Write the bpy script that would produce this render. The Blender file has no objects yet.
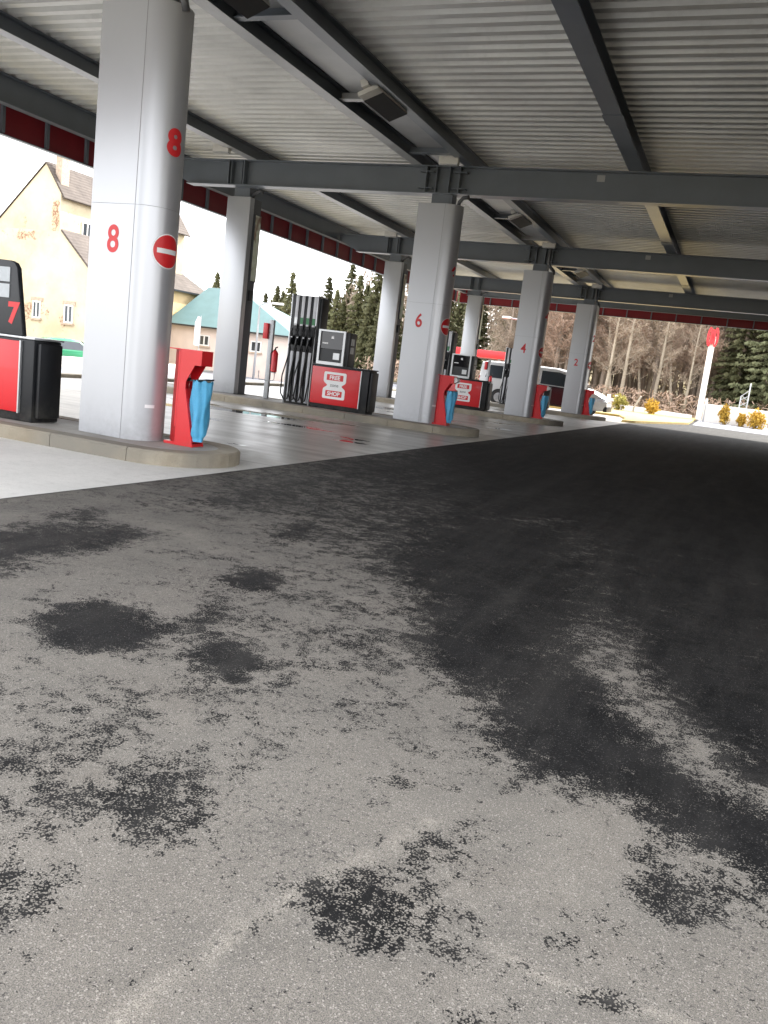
import bpy, bmesh, math, random
import numpy as np
from mathutils import Vector, Matrix, noise as mnoise
R_ = math.radians
random.seed(7); rng = np.random.default_rng(7)
scene = bpy.context.scene
COL = scene.collection

# ------------------------------------------------------------------ camera
cam_d = bpy.data.cameras.new('camera'); cam = bpy.data.objects.new('camera', cam_d); COL.objects.link(cam)
rot = Matrix(((0.9173054862611513, -0.17451447629313604, 0.3579040967065409),
              (0.3800460528242442, 0.11552536264827877, -0.917724843467635),
              (0.11880926987362682, 0.9778540730339655, 0.17229558683547172)))
cam.matrix_world = Matrix.Translation((0, 0, 1.3)) @ rot.to_4x4()
cam_d.sensor_fit = 'HORIZONTAL'; cam_d.sensor_width = 36; cam_d.lens = 850 / 768 * 36
cam_d.clip_start = .05; cam_d.clip_end = 2000
scene.camera = cam

# ------------------------------------------------------------------ sky and sun
SUN_EL, SUN_AZ = 40.0, 24.0       # azimuth measured clockwise from +Y (along the forecourt)
world = bpy.data.worlds.new('World'); scene.world = world; world.use_nodes = True
wn = world.node_tree.nodes; wl = world.node_tree.links
bg = wn['Background']; bg.inputs['Strength'].default_value = .15
sky = wn.new('ShaderNodeTexSky'); sky.sky_type = 'NISHITA'; sky.sun_disc = False
sky.sun_elevation = R_(SUN_EL); sky.sun_rotation = R_(SUN_AZ)
sky.air_density = 1.0; sky.dust_density = 3.0; sky.ozone_density = 1.0
hsv = wn.new('ShaderNodeHueSaturation'); hsv.inputs['Saturation'].default_value = .35
wl.new(sky.outputs['Color'], hsv.inputs['Color'])
# thin bright cloud cover
tc = wn.new('ShaderNodeTexCoord'); cn = wn.new('ShaderNodeTexNoise'); cn.inputs['Scale'].default_value = 2.2
cn.inputs['Detail'].default_value = 6
wl.new(tc.outputs['Generated'], cn.inputs['Vector'])
cr = wn.new('ShaderNodeValToRGB'); cr.color_ramp.elements[0].position = .3; cr.color_ramp.elements[1].position = .6
wl.new(cn.outputs['Fac'], cr.inputs['Fac'])
mx = wn.new('ShaderNodeMix'); mx.data_type = 'RGBA'
wl.new(cr.outputs['Color'], mx.inputs['Factor']); wl.new(hsv.outputs['Color'], mx.inputs[6])
mx.inputs[7].default_value = (10.5, 10.6, 11.0, 1)
wl.new(mx.outputs[2], bg.inputs['Color'])

sd = bpy.data.lights.new('sun', 'SUN'); sd.energy = 4.0; sd.angle = R_(1.0); sd.color = (1, .95, .87)
sun = bpy.data.objects.new('sun', sd); COL.objects.link(sun)
az, el = R_(SUN_AZ), R_(SUN_EL)
sdir = Vector((math.sin(az) * math.cos(el), math.cos(az) * math.cos(el), math.sin(el)))
sun.rotation_euler = sdir.to_track_quat('Z', 'Y').to_euler()
sun.location = (10, -20, 40)

vs = scene.view_settings
vs.view_transform = 'Standard'; vs.look = 'None'; vs.gamma = 1; vs.exposure = 1.62; vs.use_curve_mapping = False

scene.cycles.max_bounces = 6; scene.cycles.diffuse_bounces = 4; scene.cycles.glossy_bounces = 3; scene.cycles.caustics_reflective = False; scene.cycles.caustics_refractive = False

# ------------------------------------------------------------------ material helpers
MATS = {}
def new_mat(name):
    m = bpy.data.materials.new(name); m.use_nodes = True
    MATS[name] = m
    return m, m.node_tree.nodes, m.node_tree.links, m.node_tree.nodes['Principled BSDF']
def nd(n, t, **kw):
    x = n.new(t)
    for k, v in kw.items():
        if k in x.inputs.keys(): x.inputs[k].default_value = v
        else: setattr(x, k, v)
    return x
def noise(n, l, scale, detail=4, rough=.6, vec=None, dist=0):
    x = n.new('ShaderNodeTexNoise'); x.inputs['Scale'].default_value = scale
    x.inputs['Detail'].default_value = detail; x.inputs['Roughness'].default_value = rough
    x.inputs['Distortion'].default_value = dist
    if vec is not None: l.new(vec, x.inputs['Vector'])
    return x.outputs['Fac']
def objco(n): return n.new('ShaderNodeTexCoord').outputs['Object']
def geopos(n): return n.new('ShaderNodeNewGeometry').outputs['Position']
def mapr(n, l, v, a, b, c=0, d=1, smooth=False):
    x = n.new('ShaderNodeMapRange'); l.new(v, x.inputs['Value'])
    if smooth: x.interpolation_type = 'SMOOTHSTEP'
    x.inputs['From Min'].default_value = a; x.inputs['From Max'].default_value = b
    x.inputs['To Min'].default_value = c; x.inputs['To Max'].default_value = d
    return x.outputs['Result']
def mth(n, l, op, a, b=0.0):
    x = n.new('ShaderNodeMath'); x.operation = op
    for i, v in enumerate((a, b)):
        if isinstance(v, (int, float)): x.inputs[i].default_value = v
        else: l.new(v, x.inputs[i])
    return x.outputs[0]
def mixc(n, l, f, a, b):
    x = n.new('ShaderNodeMix'); x.data_type = 'RGBA'
    if isinstance(f, (int, float)): x.inputs['Factor'].default_value = f
    else: l.new(f, x.inputs['Factor'])
    for i, v in ((6, a), (7, b)):
        if isinstance(v, tuple): x.inputs[i].default_value = (*v[:3], 1)
        else: l.new(v, x.inputs[i])
    return x.outputs[2]
def bump(n, l, h, bsdf, strength=.3, dist=.01):
    b = n.new('ShaderNodeBump'); b.inputs['Strength'].default_value = strength; b.inputs['Distance'].default_value = dist
    l.new(h, b.inputs['Height']); l.new(b.outputs['Normal'], bsdf.inputs['Normal'])
def paint(name, col, rough=.5, metal=0, var=.12, scale=3, spec=.5, dirt=0, coat=0, vgrain=0):
    """a surface colour with soft uneven tone and a touch of grime"""
    m, n, l, b = new_mat(name)
    co = objco(n)
    f = noise(n, l, scale, 6, .65, co)
    f = mapr(n, l, f, .3, .7, 1 - var, 1 + var * .5)
    hs = n.new('ShaderNodeHueSaturation'); hs.inputs['Color'].default_value = (*col, 1); l.new(f, hs.inputs['Value'])
    c = hs.outputs['Color']
    if dirt:
        d = noise(n, l, scale * 4, 8, .7, co); d = mapr(n, l, d, .52, .75, 0, dirt)
        c = mixc(n, l, d, c, (.09, .08, .07))
    l.new(c, b.inputs['Base Color'])
    b.inputs['Roughness'].default_value = rough
    b.inputs['Metallic'].default_value = metal; b.inputs['Specular IOR Level'].default_value = spec
    b.inputs['Coat Weight'].default_value = coat
    return m

steel = paint('grey painted steel', (.15, .172, .20), .34, 0, .12, 1.5, .5, dirt=.06)
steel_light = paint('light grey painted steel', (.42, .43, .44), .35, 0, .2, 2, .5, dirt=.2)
deckm = paint('galvanised deck', (.70, .70, .67), .45, .2, .22, .6, .5, dirt=.28)
clad = paint('silver cladding', (.46, .47, .49), .30, .45, .02, .7, .5)
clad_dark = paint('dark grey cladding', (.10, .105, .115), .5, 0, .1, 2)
seam_m = paint('panel seam grey', (.24, .24, .25), .6)  # even grey for the column joint and seam strips
redp = paint('red panel', (.62, .012, .018), .35, 0, .08, 2, .5, coat=.2)
redf = paint('fascia red', (.22, .012, .018), .5, 0, .15, 1.5, .4)
red_decal = paint('red decal', (.60, .02, .025), .4, 0, .05, 5)
whitep = paint('white decal', (.80, .80, .80), .4, 0, .04, 5)
white_plastic = paint('white plastic', (.68, .67, .63), .5, 0, .1, 6)
blackp = paint('black plastic', (.009, .010, .012), .4, 0, .2, 4, .35)
black_rub = paint('black rubber', (.015, .015, .015), .6, 0, .2, 8)
silver = paint('brushed silver', (.50, .51, .52), .3, .6, .08, 10)
hose_stripe = paint('grey hose panel', (.56, .57, .60), .4, 0, .1, 5)
darkgrey = paint('anthracite plastic', (.013, .015, .018), .4, 0, .2, 6)
green_grip = paint('green nozzle grip', (.04, .20, .08), .5)
lcd = paint('grey display glass', (.42, .45, .47), .2, 0, .1, 8)
lcdtxt = paint('display digits', (.12, .10, .12), .4)
tyre = paint('tyre rubber', (.02, .02, .02), .8, 0, .3, 10)
rimm = paint('alloy rim', (.4, .4, .42), .3, .8)
carwhite = paint('white car paint', (.58, .59, .60), .25, 0, .03, 1, .5, coat=.6)
carblack = paint('dark car side', (.012, .014, .018), .25, 0, .2, 2, .5, coat=.6)
cargreen = paint('green car paint', (.02, .22, .10), .25, 0, .1, 1, .5, coat=.6)
lampred = paint('tail lamp red', (.4, .01, .01), .2)
headl = paint('headlamp lens', (.6, .62, .65), .1, .3)
pipe_m = paint('grey pipe', (.10, .105, .115), .4, .1, .1, 5)
postm = paint('galvanised post', (.40, .41, .42), .45, .5, .12, 6)
wood_grey = paint('weathered grey boards', (.35, .34, .32), .8, 0, .25, 5)
wall_white = paint('white render', (.78, .76, .72), .85, 0, .08, 2, .3, dirt=.15)
pinkw = paint('pale pink render', (.66, .56, .50), .9, 0, .12, 1, .2, dirt=.1)
teal = paint('teal roof sheet', (.13, .215, .215), .6, 0, .12, 1, .3)
windowf = paint('white window frame', (.7, .7, .68), .6)
chim = paint('chimney brick', (.46, .36, .28), .9, 0, .3, 8, .2)

def grime(m, h=.5, amt=.5, col=(.10, .09, .075)):
    """splashed dirt on the lowest part of a standing thing"""
    n, l = m.node_tree.nodes, m.node_tree.links; b = n['Principled BSDF']
    src = b.inputs['Base Color'].links[0].from_socket
    co = objco(n); sx = n.new('ShaderNodeSeparateXYZ'); l.new(co, sx.inputs[0])
    a = mapr(n, l, sx.outputs[2], 0, h, 1, 0)
    f = mapr(n, l, noise(n, l, 9, 8, .75, co), .4, .7, 0, 1)
    f2 = mapr(n, l, noise(n, l, 1.7, 5, .7, co), .3, .7, .3, 1)
    k = mth(n, l, 'MULTIPLY', mth(n, l, 'MULTIPLY', mth(n, l, 'MULTIPLY', a, a), f), f2)
    k = mth(n, l, 'MULTIPLY', k, amt)
    l.new(mixc(n, l, k, src, col), b.inputs['Base Color'])
grime(clad, .7, .4); grime(redp, .35, .5); grime(blackp, .5, .6, (.12, .11, .09)); grime(clad_dark, .8, .5)
def glass(name, col=(.02, .025, .03)):
    m, n, l, b = new_mat(name)
    f = noise(n, l, 1.3, 2, .5, objco(n))
    l.new(mixc(n, l, f, col, tuple(c * 2.5 for c in col)), b.inputs['Base Color'])
    b.inputs['Roughness'].default_value = .06; b.inputs['Specular IOR Level'].default_value = .6
    return m
dglass = glass('dark window glass'); blackglass = glass('black lamp glass', (.004, .004, .005))

# concrete kerb
def kerb_mat():
    m, n, l, b = new_mat('tan kerb concrete'); co = geopos(n)
    f = noise(n, l, 2.5, 8, .7, co); g = noise(n, l, 60, 4, .7, co); h = noise(n, l, .9, 3, .5, co)
    c = mixc(n, l, mapr(n, l, f, .35, .65), (.235, .20, .145), (.33, .295, .23))
    c = mixc(n, l, mapr(n, l, h, .45, .62), c, (.19, .175, .145))
    c = mixc(n, l, mapr(n, l, g, .55, .8, 0, .5), c, (.12, .11, .10))
    l.new(c, b.inputs['Base Color']); b.inputs['Roughness'].default_value = .85
    bump(n, l, g, b, .4, .004)
    return m
kerbm = kerb_mat()
def infill_mat():
    m, n, l, b = new_mat('island concrete'); co = geopos(n)
    f = noise(n, l, 1.8, 8, .7, co); g = noise(n, l, 80, 4, .7, co)
    c = mixc(n, l, mapr(n, l, f, .35, .65), (.24, .23, .21), (.36, .345, .32))
    c = mixc(n, l, mapr(n, l, g, .5, .8, 0, .35), c, (.12, .11, .10))
    l.new(c, b.inputs['Base Color']); b.inputs['Roughness'].default_value = .8
    bump(n, l, g, b, .3, .003)
    return m
infill = infill_mat()

# ------------------------------------------------------------------ mesh helpers
class MB:
    def __init__(s): s.v = []; s.f = []; s.mi = []
    def add(s, v, f, mi=0):
        o = len(s.v); s.v += [tuple(p) for p in v]; s.f += [tuple(i + o for i in q) for q in f]; s.mi += [mi] * len(f); return s
    def box(s, x0, x1, y0, y1, z0, z1, mi=0, rz=0, piv=None):
        v = [(x, y, z) for z in (z0, z1) for x, y in ((x0, y0), (x1, y0), (x1, y1), (x0, y1))]
        if rz:
            cx, cy = piv or ((x0 + x1) / 2, (y0 + y1) / 2); c, q = math.cos(rz), math.sin(rz)
            v = [(cx + (x - cx) * c - (y - cy) * q, cy + (x - cx) * q + (y - cy) * c, z) for x, y, z in v]
        return s.add(v, [(0, 3, 2, 1), (4, 5, 6, 7), (0, 1, 5, 4), (1, 2, 6, 5), (2, 3, 7, 6), (3, 0, 4, 7)], mi)
    def prism(s, poly, a0, a1, axis='z', mi=0):
        """polygon extruded along an axis; poly is CCW in the other two axes"""
        n = len(poly)
        def mk(p, t):
            if axis == 'z': return (p[0], p[1], t)
            if axis == 'y': return (p[0], t, p[1])
            return (t, p[0], p[1])
        v = [mk(p, a0) for p in poly] + [mk(p, a1) for p in poly]
        f = [(i, (i + 1) % n, n + (i + 1) % n, n + i) for i in range(n)]
        f += [tuple(range(n - 1, -1, -1)), tuple(range(n, 2 * n))]
        if axis == 'y': f = [tuple(reversed(q)) for q in f]
        return s.add(v, f, mi)
    def tube(s, pts, rad, seg=8, mi=0, cap=True):
        pts = [Vector(p) for p in pts]; n = len(pts)
        rads = rad if isinstance(rad, (list, tuple)) else [rad] * n
        o = len(s.v); up = Vector((0, 0, 1)); prev = None
        for i, p in enumerate(pts):
            d = (pts[min(i + 1, n - 1)] - pts[max(i - 1, 0)]).normalized()
            if prev is None:
                a = d.cross(up if abs(d.z) < .95 else Vector((1, 0, 0))).normalized()
            else:
                a = (prev - d * prev.dot(d)).normalized()
            prev = a; b = d.cross(a)
            for k in range(seg):
                t = 2 * math.pi * k / seg
                s.v.append(tuple(p + (a * math.cos(t) + b * math.sin(t)) * rads[i]))
        for i in range(n - 1):
            for k in range(seg):
                s.f.append((o + i * seg + k, o + i * seg + (k + 1) % seg, o + (i + 1) * seg + (k + 1) % seg, o + (i + 1) * seg + k)); s.mi.append(mi)
        if cap:
            s.f.append(tuple(o + k for k in reversed(range(seg)))); s.mi.append(mi)
            s.f.append(tuple(o + (n - 1) * seg + k for k in range(seg))); s.mi.append(mi)
        return s
    def build(s, name, mat, parent=None, smooth=False, bevel=0, loc=None, segs=2, angle=40):
        me = bpy.data.meshes.new(name); me.from_pydata(s.v, [], s.f)
        mats = mat if isinstance(mat, (list, tuple)) else [mat]
        for m in mats: me.materials.append(m)
        if len(mats) > 1: me.polygons.foreach_set('material_index', s.mi)
        me.update()
        if bevel:
            bm = bmesh.new(); bm.from_mesh(me)
            bmesh.ops.remove_doubles(bm, verts=bm.verts, dist=1e-5)
            bmesh.ops.recalc_face_normals(bm, faces=bm.faces)
            es = [e for e in bm.edges if len(e.link_faces) == 2 and e.calc_face_angle() > R_(30)]
            bmesh.ops.bevel(bm, geom=es, offset=bevel, segments=segs, profile=.6, affect='EDGES', clamp_overlap=True)
            bm.to_mesh(me); bm.free()
        o = bpy.data.objects.new(name, me); COL.objects.link(o)
        if parent: o.parent = parent
        if loc is not None: o.location = loc
        if smooth or bevel:
            me.shade_smooth() if smooth else None
            if bevel:
                for p in me.polygons: p.use_smooth = True
                me.set_sharp_from_angle(angle=R_(angle))
            elif smooth and smooth != 'all':
                me.set_sharp_from_angle(angle=R_(angle))
        return o
def tag(o, label=None, cat=None, group=None, kind=None):
    if label: o['label'] = label
    if cat: o['category'] = cat
    if group: o['group'] = group
    if kind: o['kind'] = kind
    return o
def thing(name, label, cat, loc=(0, 0, 0), rz=0, group=None):
    o = bpy.data.objects.new(name, None); COL.objects.link(o); o.empty_display_size = .3
    o.location = loc; o.rotation_euler = (0, 0, rz)
    return tag(o, label, cat, group)
def kids(o): return [c for c in bpy.data.objects if c.parent == o]
def copy_tree(o, parent=None):
    c = o.copy(); COL.objects.link(c); c.parent = parent
    for ch in kids(o): copy_tree(ch, c)
    return c
def place(src, loc, label, rz=None, group=None):
    c = copy_tree(src); c.location = loc
    if rz is not None: c.rotation_euler.z = rz
    c['label'] = label
    if group: c['group'] = group
    return c
FONT_CACHE = {}
def text_mesh(txt, height, bold=0.0, extrude=.002, maxseg=None):
    """letters as a mesh in the XY plane, centred, cap height = height"""
    cu = bpy.data.curves.new('txt', 'FONT'); cu.body = txt; cu.size = 1; cu.offset = bold; cu.extrude = 0
    cu.resolution_u = 6
    o = bpy.data.objects.new('txt', cu); COL.objects.link(o)
    dg = bpy.context.evaluated_depsgraph_get(); dg.update()
    me = bpy.data.meshes.new_from_object(o.evaluated_get(dg))
    bpy.data.objects.remove(o); bpy.data.curves.remove(cu)
    bm = bmesh.new(); bm.from_mesh(me); bpy.data.meshes.remove(me)
    bmesh.ops.remove_doubles(bm, verts=bm.verts, dist=1e-5)
    xs = [v.co.x for v in bm.verts]; ys = [v.co.y for v in bm.verts]
    s = height / (max(ys) - min(ys)); cx, cy = (max(xs) + min(xs)) / 2, (max(ys) + min(ys)) / 2
    for v in bm.verts: v.co.x = (v.co.x - cx) * s; v.co.y = (v.co.y - cy) * s
    v = [tuple(q.co) for q in bm.verts]; f = [tuple(x.index for x in q.verts) for q in bm.faces]; bm.free()
    return v, f
def add_text(mb, txt, height, origin, right, up, bold=0, off=0.0, mi=0, sx=1):
    v, f = text_mesh(txt, height, bold)
    O, Rr, U = Vector(origin), Vector(right).normalized(), Vector(up).normalized(); N = Rr.cross(U)
    mb.add([O + Rr * (p[0] * sx) + U * p[1] + N * off for p in v], f, mi)
PATCHES = [(0.72,0.12,[(-4.57, 7.07), (-4.5, 11.27), (-4.29, 14.88), (-1.01, 6.34), (-0.4, 4.52), (-0.61, 3.35), (-1.04, 3.58), (-1.63, 4.29), (-2.44, 5.31), (-3.16, 5.7), (-3.91, 5.58)]),
 (1.05,0.12,[(-4.49, 9.48), (-4.29, 14.88), (-1.01, 6.34), (-0.99, 4.94), (-1.75, 5.48), (-2.72, 7.92)]),
 (1.35,0.06,[(-4.51, 13.79), (-4.5, 24.55), (-4.42, 37.63), (1.17, 38.59), (22.09, 67.65), (1.53, 3.86), (0.34, 3.16), (0.23, 3.2), (0.05, 3.59), (-0.14, 3.94), (-0.33, 4.58), (-0.65, 5.75), (-0.79, 6.84), (-1.38, 8.25), (-2.11, 7.98)]),
 (1.35,0.065,[(-1.91, 5.3), (-2.02, 7.33), (-1.27, 7.67), (-0.57, 5.35), (-0.62, 4.32), (-0.39, 3.81), (-0.13, 3.42), (0.08, 3.07), (0.33, 2.94), (0.51, 2.9), (0.52, 2.49), (0.32, 2.47), (0.13, 2.54), (-0.06, 2.7), (-0.24, 2.75), (-0.47, 2.79), (-0.65, 2.92), (-0.66, 3.24), (-1.0, 3.48), (-1.27, 3.74), (-1.3, 4.36)]),
 (1.4,0.035,[(-2.68, 2.78), (-2.77, 3.03), (-2.63, 3.24), (-2.37, 3.21), (-2.17, 3.06), (-2.13, 2.83), (-2.21, 2.66), (-2.42, 2.62)]),
 (1.25,0.04,[(-1.99, 2.92), (-1.95, 3.12), (-1.75, 3.13), (-1.59, 2.98), (-1.59, 2.76), (-1.73, 2.73)]),
 (0.85,0.03,[(-2.27, 3.31), (-2.39, 3.78), (-2.12, 3.56), (-1.91, 3.15), (-1.98, 3.01), (-2.12, 3.06)]),
 (1.25,0.03,[(-2.47, 3.98), (-2.52, 4.3), (-2.29, 4.32), (-2.15, 4.02), (-2.25, 3.82)]),
 (1.1,0.045,[(-4.15, 3.19), (-4.09, 3.96), (-3.98, 4.36), (-3.67, 4.63), (-3.43, 4.51), (-3.3, 4.12), (-3.39, 3.72), (-3.35, 3.25), (-3.41, 2.72)]),
 (0.85,0.03,[(-4.19, 4.49), (-4.3, 4.89), (-4.08, 4.96), (-3.85, 4.59), (-3.96, 4.33)]),
 (0.8,0.03,[(-3.92, 5.8), (-4.03, 6.66), (-3.78, 8.03), (-3.55, 6.93), (-3.61, 5.99)]),
 (0.85,0.03,[(-2.94, 5.16), (-2.93, 5.77), (-2.61, 5.97), (-2.52, 5.45), (-2.69, 5.04)]),
 (0.7,0.05,[(-1.56, 1.93), (-1.5, 2.18), (-1.26, 2.15), (-1.14, 1.95), (-1.14, 1.66), (-1.33, 1.7), (-1.48, 1.78)]),
 (0.45,0.08,[(-2.13, 1.93), (-2.0, 2.24), (-1.49, 2.23), (-1.28, 1.67), (-1.43, 1.52), (-1.64, 1.43)]),
 (0.85,0.06,[(-1.57, 1.38), (-1.43, 1.49), (-1.3, 1.45), (-1.23, 1.35), (-1.28, 1.29), (-1.37, 1.2)]),
 (0.72,0.04,[(-0.78, 1.74), (-0.73, 1.88), (-0.58, 1.92), (-0.49, 1.88), (-0.48, 1.67), (-0.57, 1.58), (-0.69, 1.62)]),
 (0.55,0.05,[(-0.67, 2.07), (-0.57, 2.21), (-0.38, 2.05), (-0.29, 1.83), (-0.39, 1.69), (-0.55, 1.84)]),
 (0.6,0.04,[(-0.87, 2.43), (-0.8, 2.52), (-0.7, 2.35), (-0.77, 2.27)]),
 (0.75,0.04,[(-0.08, 2.35), (0.02, 2.51), (0.14, 2.33), (0.15, 2.16), (0.02, 2.15), (-0.08, 2.24)]),
 (0.6,0.05,[(0.11, 2.47), (0.32, 2.5), (0.36, 2.32), (0.19, 2.24)]),
 (0.7,0.03,[(-0.1, 1.75), (-0.03, 1.8), (0.03, 1.77), (-0.04, 1.72)]),
 (0.62,0.03,[(-0.27, 1.59), (-0.21, 1.63), (-0.18, 1.58), (-0.25, 1.53)]),
 (0.5,0.05,[(-0.73, 2.91), (-0.55, 2.94), (-0.41, 2.67), (-0.56, 2.49)]),
 (0.42,0.1,[(-3.19, 4.59), (-1.46, 4.46), (-0.71, 2.63), (-1.39, 2.51), (-1.79, 2.53)]),
 (0.85,0.03,[(-1.48, 3.45), (-1.4, 3.62), (-1.21, 3.52), (-1.27, 3.32)]),
 (0.38,0.1,[(-2.6, 2.54), (-1.73, 2.7), (-1.23, 2.25), (-1.83, 1.81)])]
STREAKS = [(0.022,[(-0.88, 1.14), (-0.87, 1.31), (-0.82, 1.56), (-0.78, 1.74), (-0.67, 2.02), (-0.61, 2.24)],1),
 (0.016,[(-0.31, 1.81), (-0.23, 1.77), (-0.13, 1.75), (0.04, 1.77), (0.16, 1.78)],1.1),
 (0.012,[(-0.28, 1.79), (-0.4, 1.94), (-0.52, 2.06), (-0.65, 2.03)],0.5),
 (0.08,[(-3.93, 4.89), (-3.37, 4.84), (-2.89, 4.54)],0.5),
 (0.12,[(-0.44, 4.1), (-0.1, 3.5), (0.18, 3.27), (0.33, 3.03)],0.6),
 (0.1,[(-0.03, 15.75), (-0.68, 11.3), (-0.74, 7.73), (-0.57, 5.35), (-0.33, 4.19), (-0.11, 3.62)],0.55),
 (0.05,[(-0.5, 15.23), (-0.89, 10.95), (-0.89, 7.54), (-0.68, 5.25), (-0.44, 4.1)],0.35),
 (0.1,[(-0.21, 2.66), (-0.24, 2.3), (-0.15, 2.09)],0.3),
 (0.14,[(-1.54, 5.73), (-0.93, 4.72), (-0.59, 4.15)],0.4),
 (0.2,[(-2.72, 23.78), (-2.31, 13.11), (-1.57, 6.67), (-1.3, 4.92)],0.25),
 (0.12,[(0.43, 8.02), (0.01, 5.93), (-0.01, 4.87), (0.25, 4.18)],0.35)]
# ------------------------------------------------------------------ ground
def in_poly_sdf(px, py, poly):
    """signed distance, positive inside"""
    P = np.array(poly, float); n = len(P)
    d = np.full(px.shape, 1e9); inside = np.zeros(px.shape, bool)
    for i in range(n):
        a, b = P[i], P[(i + 1) % n]; e = b - a; w0, w1 = px - a[0], py - a[1]
        t = np.clip((w0 * e[0] + w1 * e[1]) / (e @ e + 1e-9), 0, 1)
        d = np.minimum(d, (w0 - e[0] * t) ** 2 + (w1 - e[1] * t) ** 2)
        c = ((a[1] <= py) & (b[1] > py)) | ((b[1] <= py) & (a[1] > py))
        with np.errstate(divide='ignore', invalid='ignore'):
            xi = a[0] + (py - a[1]) / (b[1] - a[1] + 1e-12) * e[0]
        inside ^= c & (px < xi)
    d = np.sqrt(d); return np.where(inside, d, -d)
def line_dist(px, py, pts):
    d = np.full(px.shape, 1e9)
    for a, b in zip(pts[:-1], pts[1:]):
        a = np.array(a); b = np.array(b); e = b - a; w0, w1 = px - a[0], py - a[1]
        t = np.clip((w0 * e[0] + w1 * e[1]) / (e @ e + 1e-9), 0, 1)
        d = np.minimum(d, np.hypot(w0 - e[0] * t, w1 - e[1] * t))
    return d

def grid_mesh(name, xs, ys, z=0.0):
    nx, ny = len(xs), len(ys)
    X, Y = np.meshgrid(xs, ys); n = nx * ny
    co = np.zeros((n, 3)); co[:, 0] = X.ravel(); co[:, 1] = Y.ravel(); co[:, 2] = z
    i = np.arange((nx - 1) * (ny - 1)); r, c = i // (nx - 1), i % (nx - 1)
    q = np.stack([r * nx + c, r * nx + c + 1, (r + 1) * nx + c + 1, (r + 1) * nx + c], 1)
    me = bpy.data.meshes.new(name); me.vertices.add(n); me.vertices.foreach_set('co', co.ravel())
    me.loops.add(q.size); me.loops.foreach_set('vertex_index', q.ravel().astype(np.int32))
    me.polygons.add(len(q)); me.polygons.foreach_set('loop_start', np.arange(0, q.size, 4, dtype=np.int32))
    me.update(); me.validate()
    return me, co

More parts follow.
